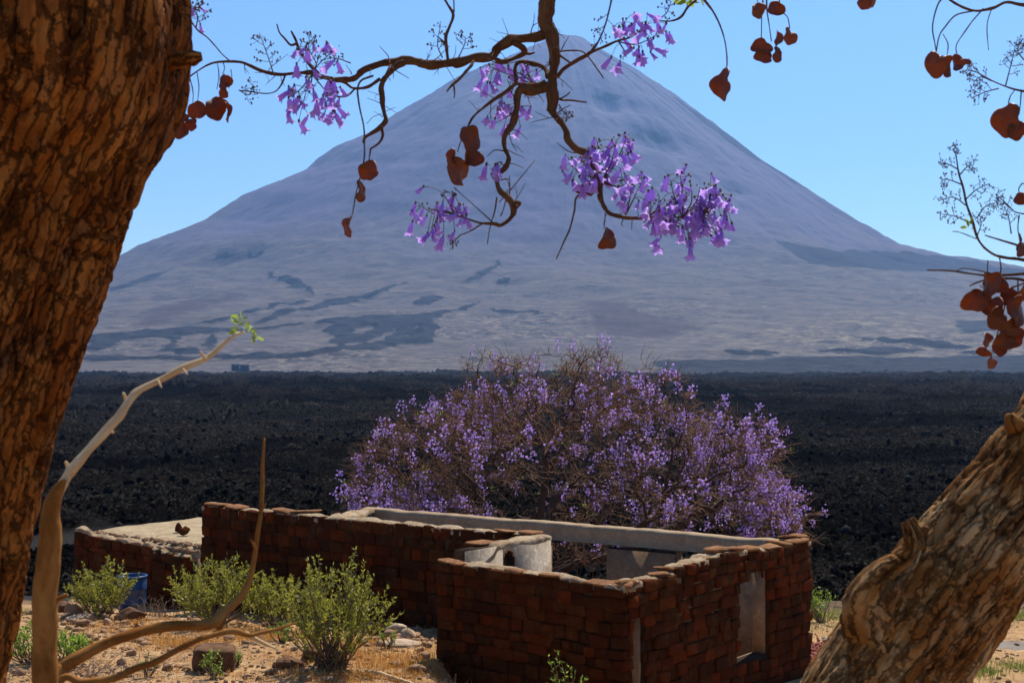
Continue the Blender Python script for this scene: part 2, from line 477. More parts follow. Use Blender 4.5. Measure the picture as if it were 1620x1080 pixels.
M['track'] = simple('ash_track', (0.23, 0.19, 0.15), (0.16, 0.13, 0.10), 0.95, 3, spec=0.1, bump=0.03)
M['hut_wall'] = simple('hut_wall', (0.07, 0.065, 0.062), (0.05, 0.047, 0.045), 0.9, 0.4)
M['hut_roof'] = simple('hut_roof', (0.13, 0.125, 0.12), (0.10, 0.095, 0.09), 0.8, 0.4)
M['hut_door'] = simple('hut_door', (0.03, 0.03, 0.03), None, 0.8)

# ------------------------------------------------------------------ terrain
YL = [-12, 0, 5, 10, 15, 20, 24, 26, 28, 30, 32, 36, 45, 60, 90]
ZL = [-1.2, -1.7, -2.7, -3.5, -4.25, -4.85, -4.87, -5.05, -5.15, -5.4, -5.6, -6.1, -6.7, -7.6, -8.6]
ZR = [-1.2, -1.7, -2.7, -3.7, -4.6, -5.4, -5.7, -5.75, -5.78, -5.82, -5.9, -6.2, -6.7, -7.6, -8.6]
def ground_z(x, y):
    x = np.asarray(x, float); y = np.asarray(y, float)
    zl = np.interp(y, YL, ZL); zr = np.interp(y, YL, ZR)
    w = sstep(-1.35, -0.55, x + 0.25 * vn(x * 0.9 + 3, y * 0.9, 4))
    z = zl * (1 - w) + zr * w
    z = z + 0.10 * fbm(x * 0.55, y * 0.55, 21, 4) + 0.05 * fbm(x * 2.3, y * 2.3, 22, 3)
    return z

_gx = np.arange(-15, 17, 0.06); _gy = np.arange(18, 40, 0.06)
GTAB = ground_z(*np.meshgrid(_gx, _gy))
def gz1(x, y):
    return float(GTAB[min(max(int((y - 18) / 0.06 + 0.5), 0), len(_gy) - 1), min(max(int((x + 15) / 0.06 + 0.5), 0), len(_gx) - 1)])

def build_ground():
    # one sheet: fine in the yard, stretched to the horizon
    def axis(fine0, fine1, step, far0, far1, n):
        a = np.arange(fine0, fine1 + 1e-6, step)
        g1 = fine1 + (far1 - fine1) * (np.linspace(0, 1, n + 1)[1:] ** 4)
        g0 = fine0 - (fine0 - far0) * (np.linspace(0, 1, n + 1)[1:] ** 4)
        return np.concatenate([g0[::-1], a, g1])
    xs = axis(-14, 14, 0.085, -7900, 7900, 40)
    ys = axis(14, 36, 0.075, -900, 5500, 40)
    X, Y = np.meshgrid(xs, ys)
    z = ground_z(X, Y)
    w = sstep(60, 200, Y)
    z = np.where(Y < -12, -1.2, z) * (1 - w) + np.interp(Y, [60, 1400], [-9.0, -27.0]) * w
    z = z - 0.9 * sstep(36, 42, Y)
    me = mesh_np('ground', np.stack([X, Y, z], -1).reshape(-1, 3), grid_faces(len(xs), len(ys)), True)
    link('ground', me, M['sand'], kind='structure', label='sandy ground of the yard on the slope')
build_ground()

def lava_z(x, y):
    d = np.hypot(x, y)
    base = np.interp(d, [30, 45, 60, 120, 300, 700, 1400, 1800], [-6.6, -6.9, -7.4, -8.6, -10.2, -13.0, -18.5, -21.5])
    big = fbm(x / 55.0, y / 26.0, 31, 4, 0.5) * np.interp(d, [40, 120, 500, 1500], [0.5, 1.8, 4.2, 7.0])
    lev = 1 - np.abs(fbm(x / 90 + 0.4 * y / 60, y / 34.0, 37, 3)) * 3
    big = big + np.clip(lev, 0, 1) ** 3 * np.interp(d, [40, 90, 400], [0.1, 0.9, 2.2])
    w1 = 1 - sstep(70, 170, d); w3 = sstep(150, 450, d); w2 = 1 - w3
    rg = lambda u, v, sd: 1 - 2 * np.abs(fbm(u, v, sd, 4, 0.62))
    pa = 0.35 + 0.65 * sstep(-0.2, 0.3, fbm(x / 11, y / 7, 58, 3))
    rub = pa * (w1 * 0.20 * rg(x / 1.1, y / 0.9, 51) + w2 * 0.42 * rg(x / 3.1 + 3, y / 2.3, 53) + w3 * 1.2 * rg(x / 8.5 + 1, y / 6.0, 55))
    rd = fbm(x / 6.0 + 5, y / 4.0, 41, 7, 0.74) * np.interp(d, [35, 100, 500], [0.36, 0.68, 1.45])
    return base + big + rub + rd

def track_mask(x, y):
    c = 55 + 0.05 * x + 2.0 * vn(x / 14.0, y * 0, 77)
    return sstep(4.0, 2.2, np.abs(y - c)) * sstep(-3, -9, x)

def build_lava():
    nr, nc = 640, 800
    d = 34.0 * (1780 / 34.0) ** np.linspace(0, 1, nr)
    a = np.linspace(-0.50, 0.50, nc)
    D, A = np.meshgrid(d, a, indexing='ij')
    A = A + (rng.random(A.shape) - 0.5) * 0.0007
    D = D * (1 + (rng.random(D.shape) - 0.5) * 0.004)
    X = D * np.tan(A); Y = D
    z = lava_z(X, Y)
    t = track_mask(X, Y)
    z = z * (1 - t) + t * (-7.15 + 0.1 * vn(X, Y, 3))
    edge = sstep(34, 39, Y + 2.0 * vn(X / 3, Y / 3, 8))
    z = z * edge + (ground_z(X, Y) - 0.7) * (1 - edge)
    me = mesh_np('lava_field', np.stack([X, Y, z], -1).reshape(-1, 3), grid_faces(nc, nr), False, {'ash': t.ravel()})
    link('lava_field', me, M['lava'], kind='structure', label='black rubble lava field spread across the plain')
build_lava()

# volcano -------------------------------------------------------------
VX, VY = 153.0, 4300.0
RL = [0, 40, 75, 140, 325, 516, 602, 707, 745, 783, 955, 1070, 1242, 1338, 1510, 1900, 2400, 2800, 3300]
HL = [968, 962, 944, 912, 824, 706, 643, 600, 571, 533, 462, 383, 322, 264, 198, 110, 35, -14, -30]
RR = [0, 30, 62, 96, 182, 344, 497, 592, 745, 860, 1051, 1250, 1500, 2000, 2600, 3000, 3300]
HR = [968, 968, 962, 936, 882, 768, 640, 560, 464, 384, 274, 252, 208, 115, 5, -24, -30]
RF = [0, 50, 85, 200, 400, 600, 800, 1000, 1150, 1300, 1500, 1700, 2100, 2500, 2800, 3300]
HF = [968, 962, 944, 872, 745, 612, 478, 342, 255, 192, 140, 102, 45, 4, -16, -32]
def volcano_h(x, y, detail=True):
    dx = x - VX; dy = y - VY
    r = np.hypot(dx, dy); ph = np.arctan2(dy, dx)
    side = np.where(dx < 0, np.interp(r, RL, HL), np.interp(r, RR, HR))
    w = np.sin(ph) ** 2
    h = side * (1 - w) + np.interp(r, RF, HF) * w
    conew = sstep(60, 260, r) * (1 - sstep(1000, 1700, r))
    pp = ph * 1.0
    if detail:
        h = h + conew * (11 * fbm(pp * 11, r * 0.0016, 61, 2, 0.5) + 0.9 * fbm(pp * 60, r * 0.003, 63, 3) + 10 * fbm(x / 260, y / 260, 64, 3))
        ap = sstep(900, 1500, r) * (1 - sstep(2500, 2850, r))
        h = h + ap * (20 * fbm(x / 330, y / 260, 65, 5, 0.55) + 2.0 * fbm(x / 60, y / 45, 66, 4, 0.6))
        h = h + conew * (7 * fbm(x / 130, y / 130, 68, 4, 0.55) + 3.4 * fbm(x / 38, y / 38, 69, 4, 0.6))
        rim = 1 - sstep(60, 200, r)
        h = h + rim * 7 * fbm(x / 45, y / 45, 67, 3)
        # scoria step on the right flank and small pits, their shade painted by DARK
        st = sstep(600, 760, dx) * (1 - sstep(1500, 1800, dx)) * sstep(-420, -200, dy) * (1 - sstep(-90, 40, dy))
        h = h - 26 * st
        for (qx, qy, s, dp) in PITS:
            h = h - dp * np.exp(-(((x - qx) / s) ** 2 + ((y - qy) / (s * 0.8)) ** 2))
    return h
PITS = []
def hit(px, py):
    d = np.arange(1350, 4700, 4.0)
    X = (px - 810) / F * d; Z = -(py - HOR) / F * d
    hh = volcano_h(X, d)
    if not (hh > Z).any():
        return hit(px, py + 3)
    i = np.argmax(hh > Z)
    return np.array([X[i], d[i]])
for (px, py, s, dp) in [(965, 160, 60, 30), (1035, 214, 75, 40), (352, 408, 60, 22), (402, 400, 40, 14), (800, 443, 40, 12), (1160, 300, 50, 12)]:
    q = hit(px, py)
    PITS.append((q[0], q[1], s, dp))

FLOWS = [[(487.1, 511.3), (515.2, 507.6), (557.4, 505.7), (590.2, 502.9), (627.8, 502.9), (660.6, 497.2), (684.0, 495.4), (702.8, 492.6), (740.3, 485.5), (759.1, 478.5), (745.0, 488.8), (702.8, 497.2), (686.4, 504.3), (684.0, 513.7), (693.4, 520.7), (686.4, 526.3), (695.8, 534.8), (679.4, 541.8), (651.2, 545.1), (623.1, 549.8), (599.6, 556.3), (552.7, 554.5), (529.3, 559.2), (510.5, 565.3), (496.4, 569.9), (444.8, 569.0), (374.5, 569.9), (280.7, 571.4), (140.0, 573.2), (140.0, 567.6), (280.7, 566.2), (374.5, 565.3), (468.3, 563.8), (496.4, 558.2), (524.6, 553.5), (538.6, 551.2), (517.5, 544.1), (529.3, 534.8), (515.2, 525.4), (519.9, 516.9), (496.4, 516.0)], [(140.0, 532.4), (186.9, 529.1), (233.8, 526.3), (294.8, 520.7), (337.0, 520.7), (383.9, 520.7), (421.4, 520.7), (468.3, 513.7), (487.1, 511.3), (468.3, 516.9), (430.8, 523.0), (365.1, 526.3), (327.6, 530.1), (280.7, 533.8), (276.0, 541.8), (269.0, 546.5), (285.4, 551.2), (318.2, 558.2), (313.5, 562.9), (280.7, 562.0), (252.6, 557.3), (266.6, 548.8), (276.0, 537.1), (233.8, 537.1), (191.6, 539.5), (186.9, 548.8), (163.4, 553.5), (140.0, 555.9)], [(322.9, 539.5), (341.7, 527.7), (339.3, 539.5), (329.9, 553.5), (325.3, 552.6)], [(402.6, 516.0), (416.7, 501.9), (440.2, 497.2), (430.8, 509.0), (412.0, 516.9)], [(435.5, 497.2), (477.7, 490.2), (510.5, 480.8), (552.7, 473.8), (590.2, 466.8), (613.7, 457.4), (646.5, 445.7), (637.1, 451.3), (609.0, 463.5), (599.6, 469.1), (562.1, 477.6), (515.2, 486.9), (468.3, 496.3), (440.2, 501.0)], [(383.9, 497.2), (402.6, 490.2), (440.2, 480.8), (477.7, 475.2), (496.4, 476.1), (468.3, 480.8), (430.8, 487.9), (402.6, 497.2)], [(648.9, 478.5), (670.0, 472.9), (698.1, 473.8), (679.4, 483.2), (655.9, 484.1)], [(773.1, 490.2), (796.6, 491.6), (866.9, 496.3), (834.1, 497.2), (787.2, 496.3)], [(735.6, 445.7), (763.8, 431.6), (796.6, 413.8), (782.5, 426.9), (754.4, 443.3)], [(791.9, 441.0), (806.0, 441.0), (803.6, 448.0), (794.3, 448.0)], [(308.8, 513.7), (351.0, 502.9), (388.6, 497.2), (355.7, 507.6), (327.6, 513.7)], [(421.4, 429.2), (449.5, 438.6), (477.7, 450.4), (496.4, 466.8), (468.3, 457.4), (440.2, 443.3)], [(1046.5, 577.6), (1148.6, 575.4), (1210.8, 571.8), (1344.0, 568.3), (1477.2, 570.9), (1619.3, 566.5), (1743.6, 566.5), (1743.6, 610.9), (1033.2, 610.9)], [(1148.6, 558.5), (1193.0, 556.7), (1237.4, 558.5), (1206.4, 564.3), (1153.1, 562.9)], [(1344.0, 533.2), (1432.8, 539.0), (1543.8, 550.1), (1521.6, 555.4), (1432.8, 546.9)], [(1299.6, 555.4), (1388.4, 553.2), (1477.2, 557.6), (1410.6, 561.2), (1321.8, 559.8)], [(1490.5, 559.8), (1566.0, 557.6), (1619.3, 558.5), (1566.0, 562.9)]]
ISLES = [[(555.1, 523.0), (590.2, 515.1), (599.6, 516.9), (566.8, 533.8)], [(545.7, 547.9), (590.2, 537.1), (630.1, 519.8), (625.4, 527.3), (590.2, 542.7), (557.4, 551.7)], [(655.0, 516.0), (664.3, 517.9), (658.7, 533.8)], [(636.2, 525.4), (652.1, 535.7), (631.5, 537.6)]]
RED = [[(205.7, 516.0), (224.4, 492.6), (280.7, 478.5), (327.6, 469.1), (402.6, 464.4), (365.1, 473.8), (327.6, 487.9), (280.7, 506.6), (233.8, 520.7)], [(908.9, 475.5), (966.6, 475.5), (1019.9, 491.0), (1086.5, 504.3), (1113.1, 517.6), (1068.7, 531.0), (988.8, 535.4), (926.6, 522.1)], [(1166.4, 446.6), (1210.8, 442.2), (1281.8, 451.0), (1210.8, 455.5)]]
DARK = [[(1225, 380), (1300, 392), (1380, 398), (1440, 400), (1545, 412), (1660, 428), (1640, 436), (1500, 428), (1400, 427), (1310, 422), (1262, 406)],  # shade of pits and hollow painted dark, along with dark scoria
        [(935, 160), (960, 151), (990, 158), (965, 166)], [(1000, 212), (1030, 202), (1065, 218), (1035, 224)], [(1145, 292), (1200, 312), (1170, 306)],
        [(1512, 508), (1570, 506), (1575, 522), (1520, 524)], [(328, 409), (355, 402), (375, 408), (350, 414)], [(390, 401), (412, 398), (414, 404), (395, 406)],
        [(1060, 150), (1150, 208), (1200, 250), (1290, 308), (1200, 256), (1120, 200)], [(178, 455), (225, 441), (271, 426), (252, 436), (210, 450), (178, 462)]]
def poly_mask(x, y, polys, soft):
    out = np.zeros(x.shape)
    x, y = (x + 14 * fbm(x / 40, y / 40, 111, 4, 0.6), y + 26 * fbm(x / 40 + 9, y / 40, 112, 4, 0.6))
    for poly in polys:
        Q = np.array([hit(*p) for p in poly])
        lo = Q.min(0) - 3 * soft; hi = Q.max(0) + 3 * soft
        sel = (x > lo[0]) & (x < hi[0]) & (y > lo[1]) & (y < hi[1])
        if not sel.any():
            continue
        sx = x[sel]; sy = y[sel]
        ins = np.zeros(sx.shape, bool); dist = np.full(sx.shape, 1e9)
        for i in range(len(Q)):
            a = Q[i]; b = Q[(i + 1) % len(Q)]
            c = ((a[1] > sy) != (b[1] > sy))
            with np.errstate(divide='ignore', invalid='ignore'):
                xi = (b[0] - a[0]) * (sy - a[1]) / (b[1] - a[1] + 1e-12) + a[0]
            ins ^= c & (sx < xi)
            e = b - a
            t = np.clip(((sx - a[0]) * e[0] + (sy - a[1]) * e[1]) / (e @ e + 1e-9), 0, 1)
            dist = np.minimum(dist, np.hypot(sx - a[0] - t * e[0], sy - a[1] - t * e[1]))
        sd = np.where(ins, dist, -dist)
        out[sel] = np.maximum(out[sel], np.clip(0.5 + 0.5 * sd / soft, 0, 1))
    return out

def build_volcano():
    a = np.concatenate([np.radians(np.linspace(-186, 6, 1150)), np.radians(np.linspace(8, 172, 56)[1:-1])])
    r = np.concatenate([np.linspace(0.5, 200, 50), np.linspace(200, 1000, 120)[1:], np.linspace(1000, 2860, 300)[1:], [3000, 3150, 3300]])
    R, A = np.meshgrid(r, a, indexing='ij')
    X = VX + R * np.cos(A); Y = VY + R * np.sin(A)
    h = volcano_h(X, Y)
    h = np.where(Y > 5440, -44.0, h); Y = np.minimum(Y, 5440 + (Y - 5440) * 0.01)
    x = X.ravel(); y = Y.ravel()
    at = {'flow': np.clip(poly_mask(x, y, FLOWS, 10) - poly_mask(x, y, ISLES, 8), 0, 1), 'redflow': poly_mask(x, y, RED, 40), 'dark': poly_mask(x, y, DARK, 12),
          'apron': sstep(900, 1450, R + 260 * fbm(X / 300, Y / 300, 71, 4)).ravel(),
          'rough': (np.clip(0.25 + 2.2 * fbm(X / 260, Y / 180, 131, 4), 0, 1) * (0.25 + 0.75 * sstep(1400, 2000, R))).ravel(),
          'lichen': (sstep(1750, 2150, R) * sstep(150, 450, X)).ravel()}
    h = h + (5.0 * at['flow'] + 1.8 * at['flow'] * fbm(x / 14, y / 14, 121, 3)).reshape(h.shape)
    pol = np.stack([A * 14, R * 0.0045, np.zeros_like(R)], -1).reshape(-1, 3)
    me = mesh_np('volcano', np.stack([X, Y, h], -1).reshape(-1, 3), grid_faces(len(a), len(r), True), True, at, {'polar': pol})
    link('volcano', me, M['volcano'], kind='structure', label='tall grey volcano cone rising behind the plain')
build_volcano()

# ------------------------------------------------------------------ stones and rocks
def bevel_box(seed, jit=0.085, cut=0.075):
    """unit block, chamfered and uneven: 24 verts, 26 faces"""
    r = np.random.default_rng(seed)
    V = []; idx = {}
    for sx in (-1, 1):
        for sy in (-1, 1):
            for sz in (-1, 1):
                j = (r.random(3) - 0.5) * jit * 2
                for ax in range(3):
                    c = cut * (0.6 + 0.8 * r.random())
                    p = np.array([sx, sy, sz], float) * 0.5
                    for k in range(3):
                        if k != ax:
                            p[k] -= np.sign(p[k]) * c
                    idx[(sx, sy, sz, ax)] = len(V); V.append(p + j)
    Q = []; T = []
    for ax in range(3):
        o = [k for k in range(3) if k != ax]
        for s in (-1, 1):
            def g(u, v):
                q = [0, 0, 0]; q[ax] = s; q[o[0]] = u; q[o[1]] = v
                return idx[(*q, ax)]
            Q.append([g(-1, -1), g(1, -1), g(1, 1), g(-1, 1)])
    for ax in range(3):      # edges parallel to ax
        o = [k for k in range(3) if k != ax]
        for u in (-1, 1):
            for v in (-1, 1):
                def g(s, face):
                    q = [0, 0, 0]; q[ax] = s; q[o[0]] = u; q[o[1]] = v
                    return idx[(*q, face)]
                Q.append([g(-1, o[0]), g(1, o[0]), g(1, o[1]), g(-1, o[1])])
    for sx in (-1, 1):
        for sy in (-1, 1):
            for sz in (-1, 1):
                T.append([idx[(sx, sy, sz, 0)], idx[(sx, sy, sz, 1)], idx[(sx, sy, sz, 2)]])
    V = np.array(V); Q = np.array(Q); T = np.array(T)
    def fix(Fc):
        out = []
        for f in Fc:
            p = V[f]; n = np.cross(p[1] - p[0], p[2] - p[0])
            out.append(f if n @ p.mean(0) > 0 else f[::-1])
        return np.array(out)
    return V, fix(Q), fix(T)
BLOCKS = [bevel_box(100 + i) for i in range(10)]
BLOCK_ME = []
for i, (v, q, t) in enumerate(BLOCKS):
    me = mesh_np('stone_block', v, [q, t]); me.materials.append(M['stone']); BLOCK_ME.append(me)

def ico(sub):
    import bmesh
    bm = bmesh.new(); bmesh.ops.create_icosphere(bm, subdivisions=sub, radius=1.0)
    V = np.array([v.co[:] for v in bm.verts]); Fc = np.array([[v.index for v in f.verts] for f in bm.faces]); bm.free()
    return V, Fc
ICO1, ICO2, ICO3 = ico(1), ico(2), ico(3)
def rock_shape(seed, base=None, cuts=9):
    r = np.random.default_rng(seed)
    V, Fc = base or ICO3
    V = V.copy()
    for _ in range(cuts):
        n = r.normal(size=3); n /= np.linalg.norm(n)
        dcut = 0.55 + 0.3 * r.random()
        s = V @ n
        V = V - np.where(s > dcut, s - dcut, 0)[:, None] * n * 0.92
    V = V + 0.035 * r.normal(size=V.shape) * (1 if len(V) > 50 else 2)
    return V, Fc
def rock(name, label, px, py, d, size, mat, seed, rotz=0.0, group=None, cat='rock', sink=0.15, base=None):
    V, Fc = rock_shape(seed, base)
    V = V * np.array(size) * 0.5
    c, s = math.cos(rotz), math.sin(rotz)
    V = V @ np.array([[c, s, 0], [-s, c, 0], [0, 0, 1]])
    V[:, 2] -= V[:, 2].min()
    me = mesh_np(name, V, Fc)
    p = P(px, py, d)
    z = float(ground_z(p[0], p[1])) - sink * size[2]
    return link(name, me, mat, label=label, cat=cat, group=group, loc=(p[0], p[1], z))

# ------------------------------------------------------------------ the ruin
ang = math.radians(-37.5)
U = np.array([math.cos(ang), math.sin(ang)]); W = np.array([-U[1], U[0]])   # along the front wall; into the house
ZT = -3.35
Fc0 = np.array([1.63, 20.9])                 # near corner
Cc = Fc0 - U * 3.6
Rc = Fc0 + W * 6.3
Bc = Cc + W * 2.7
Ac = Bc - U * 9.0
Kc = np.array([-3.2, 31.7])  # random pale clinkers, lichen grey that also stands in for glints

def boxmesh(mb, o, e, n, t0, t1, d0, d1, z0, z1, nt=1, rag=0.0):
    """box in wall coordinates (t along e, d along n, z)"""
    V = []
    for z in (z0, z1):
        for dd in (d0, d1):
            for t in (t0, t1):
                p = o + e * t + n * dd
                V.append((p[0], p[1], z))
    q = np.array([[0, 1, 5, 4], [1, 3, 7, 5], [3, 2, 6, 7], [2, 0, 4, 6], [4, 5, 7, 6], [0, 2, 3, 1]])
    if np.cross(np.append(e, 0), np.append(n, 0))[2] < 0:
        q = q[:, ::-1]
    mb.add(V, q)

def cap_mesh(o, e, n, L, d0, d1, ztop, seed, thick=0.07, amp=0.05, step=0.055):
    """uneven crumbling top of a wall"""
    nt = max(3, int(L / step)); nd = 8
    t = np.linspace(0, L, nt)
    dd = np.linspace(d0, d1, nd)
    T, D = np.meshgrid(t, dd, indexing='xy')
    f1, f2 = cell(T * 4.5 + seed, D * 7, seed + 8)
    z = ztop(T) + amp * (fbm(T * 2.2, D * 3 + seed, seed, 4, 0.6)) + amp * 0.9 * (h2(np.floor(T * 4 + 0.7 * vn(T * 3, D * 5, 2)), np.floor(D * 6 + seed), seed) - 0.5) + 0.02
    z = z - 0.035 * (np.abs((D - (d0 + d1) / 2) / ((d1 - d0) / 2)) ** 3)
    D2 = D + 0.03 * fbm(T * 4, D * 4, seed + 3, 3) * (np.abs(D - (d0 + d1) / 2) > (d1 - d0) * 0.3)
    X = o[0] + e[0] * T + n[0] * D2; Y = o[1] + e[1] * T + n[1] * D2
    top = np.stack([X, Y, z], -1).reshape(-1, 3)
    # skirt
    border = np.concatenate([np.arange(nt), np.arange(1, nd) * nt + nt - 1, (nd - 1) * nt + np.arange(nt - 2, -1, -1), np.arange(nd - 2, 0, -1) * nt])
    low = top[border].copy(); low[:, 2] -= thick
    b0 = border; b1 = np.roll(border, -1); k = np.arange(len(border)); k1 = np.roll(k, -1)
    sk = np.stack([b0, b1, len(top) + k1, len(top) + k], 1)
    return np.vstack([top, low]), [grid_faces(nt, nd), sk[:, ::-1]]

def rects(L, z0, ztop, opens):
    """wall split round its openings"""
    out = []; t = 0.0
    for (a, b, za, zb) in sorted(opens):
        if a > t: out.append((t, a, z0, ztop))
        if za > z0: out.append((a, b, z0, za))
        if zb < ztop: out.append((a, b, zb, ztop))
        t = b
    if t < L: out.append((t, L, z0, ztop))
    return out

STONE_REQ = []      # (wall object, centre, scale, rot, tilt, distance)
def lay_stones(wall, o, e, n, t0, t1, z0, ztop, opens, seed, w=(0.15, 0.42), hc=(0.14, 0.23), dep=0.16, rag=0.018):
    r = np.random.default_rng(seed)
    z = float(ztop((t0 + t1) / 2)) - 0.0
    first = True
    rotz = math.atan2(e[1], e[0])
    while z > z0 + 0.05:
        h = r.uniform(*hc)
        t = t0 - (0 if r.random() < 0.5 else 0)
        while t < t1 - 0.03:
            ww = min(r.uniform(*w), t1 - t)
            if t1 - (t + ww) < 0.12: ww = t1 - t
            a, b = t, t + ww
            t += ww
            zt = z + (float(ztop((a + b) / 2)) - float(ztop((t0 + t1) / 2)))
            zc = zt - h / 2
            ok = True
            for (oa, ob, za, zb) in opens:
                if zc < zb - 0.03 and zc > za + 0.03 and b > oa + 0.0 and a < ob:
                    if a < oa - 0.08: b = oa + r.uniform(-0.02, 0.02)
                    elif b > ob + 0.08: a = ob + r.uniform(-0.02, 0.03)
                    else: ok = False
            if not ok or b - a < 0.06: continue
            hh = h * (1 if r.random() < 0.8 else r.uniform(0.85, 1.1))
            off = r.normal() * rag
            c2 = o + e * (a + b) / 2 + n * (dep / 2 + off)
            pos = (c2[0], c2[1], zc + r.normal() * 0.006)
            STONE_REQ.append((wall, pos, (b - a - r.uniform(-0.005, 0.012), dep, hh - r.uniform(-0.005, 0.012)),
                              (r.normal() * 0.012, r.normal() * 0.02, rotz + r.normal() * 0.018), int(r.integers(10)), r.random()))
        z -= h

def flush_stones(limit):
    """the largest in view become stones of their own, the rest stay joined per wall"""
    global STONE_REQ
    def vis(s):
        x, y, z = s[1]
        px = 810 + F * x / y; py = HOR - F * z / y
        return -5 < px < 1625 and py < 1092
    key = lambda s: (0 if vis(s) else 1, s[1][1] / math.sqrt(s[2][0] * s[2][2]))
    S = sorted(STONE_REQ, key=key)
    vis_n = 0
    rest = {}
    for i, s in enumerate(S):
        wall, pos, sc, rot, k, rr = s
        if i < limit and vis(s):
            ob = bpy.data.objects.new('stone', BLOCK_ME[k]); COL.objects.link(ob)
            ob.location = pos; ob.scale = sc; ob.rotation_euler = rot; ob.parent = wall
        else:
            rest.setdefault(wall.name, (wall, MB()))
            v, q, t = BLOCKS[k]
            R = np.array(Matrix.LocRotScale(None, __import__('mathutils').Euler(rot), None).to_3x3())
            V = (v * np.array(sc)) @ R.T + np.array(pos)
            rest[wall.name][1].add(V, [q, t], rr)
    for nm, (wall, mb) in rest.items():
        link('stonework', mb.mesh('stonework', False, 'rnd'), M['stone'], wall, kind='stuff')
    STONE_REQ = []

house = thing('ruined_house', 'roofless ruined house of red brown stone blocks in front of the purple tree', 'ruin', loc=(0, 0, 0))
def wall(parent, P0, P1, inward, th, z0, ztop, opens=(), seed=1, plaster='plaster', stones=True, cap='cap', trim=(0, 0), capamp=0.05, st=None, reveal=True, zcore=None):
    e = P1 - P0; L = np.linalg.norm(e); e = e / L
    n = np.array([-e[1], e[0]])
    if n @ inward < 0: n = -n
    zt = float(np.min(ztop(np.linspace(0, L, 40)))) - 0.045
    if zcore: zt = zcore
    mb = MB()
    for (a, b, za, zb) in rects(L, z0, zt, list(opens)):
        boxmesh(mb, P0, e, n, max(a, 0.05), min(b, L - 0.05), 0.05, th - 0.03, za, zb)
    w = link('wall', mb.mesh('wall'), M['mud'], parent)
    mp = MB()
    for (a, b, za, zb) in rects(L - trim[0] - trim[1], z0, zt - 0.004, [(p - trim[0], q - trim[0], c, d) for p, q, c, d in opens]):
        boxmesh(mp, P0 + e * trim[0], e, n, a + 0.003, b - 0.003, th - 0.03, th, za, zb)
    # reveals of the openings get the same plaster
    for (a, b, za, zb) in (opens if reveal else ()):
        boxmesh(mp, P0, e, n, a, a + 0.03, 0.09, th - 0.032, max(za, z0), zb)
        boxmesh(mp, P0, e, n, b - 0.03, b, 0.09, th - 0.032, max(za, z0), zb)
    link('plaster', mp.mesh('plaster'), M[plaster], w)
    if cap:
        V, fs = cap_mesh(P0, e, n, L, 0.035, th + 0.01, ztop, seed * 7 + 1, amp=capamp)
        link('wall_cap', mesh_np('wall_cap', V, fs, False), M[cap], w)
    if stones:
        s0, s1 = st or (0.0, L)
        lay_stones(w, P0, e, n, s0, s1, z0, ztop, opens, seed)
    return w, e, n, L

def prof(pts):
    t = [p[0] for p in pts]; z = [p[1] for p in pts]
    return lambda q: np.interp(q, t, z)
Z0 = -6.1
# front wall (left end to near corner)
fw = wall(house, Cc, Fc0, W, 0.34, Z0, prof([(0, -3.33), (1.6, -3.34), (2.6, -3.36), (3.1, -3.42), (3.6, -3.40)]), [], 11, 'white_plaster', trim=(0.34, 0.34))
# right wall with its door slit and window
rw = wall(house, Fc0, Rc, -U, 0.34, Z0, prof([(0, -3.40), (0.5, -3.37), (1.6, -3.36), (1.75, -3.27), (2.8, -3.25), (3.0, -3.22), (4.2, -3.28), (4.4, -3.33), (6.3, -3.34)]),
          [(0.30, 0.62, -6.0, -3.80), (3.55, 4.65, -5.13, -3.66)], 12, 'plaster', st=(0.17, 6.3), trim=(0.34, 0.34))
# return wall, white plaster, little niche
tw = wall(house, Cc + W * 0.345, Bc, U, 0.34, Z0, prof([(0, -3.42), (0.5, -3.36), (0.72, -3.27), (0.82, -3.12), (2.4, -3.13)]), [(0.98, 1.03, -4.6, -3.36), (1.03, 1.09, -4.6, -3.30), (1.09, 1.22, -4.6, -3.27), (1.22, 1.28, -4.6, -3.30), (1.28, 1.33, -4.6, -3.38)], 13, 'white_plaster', stones=False, capamp=0.03, reveal=False, zcore=-3.16)
# long wall on the left
lw = wall(house, Ac, Bc, W, 0.34, Z0, prof([(0, -3.20), (1.2, -3.22), (4.0, -3.21), (9.0, -3.18)]), [], 14)
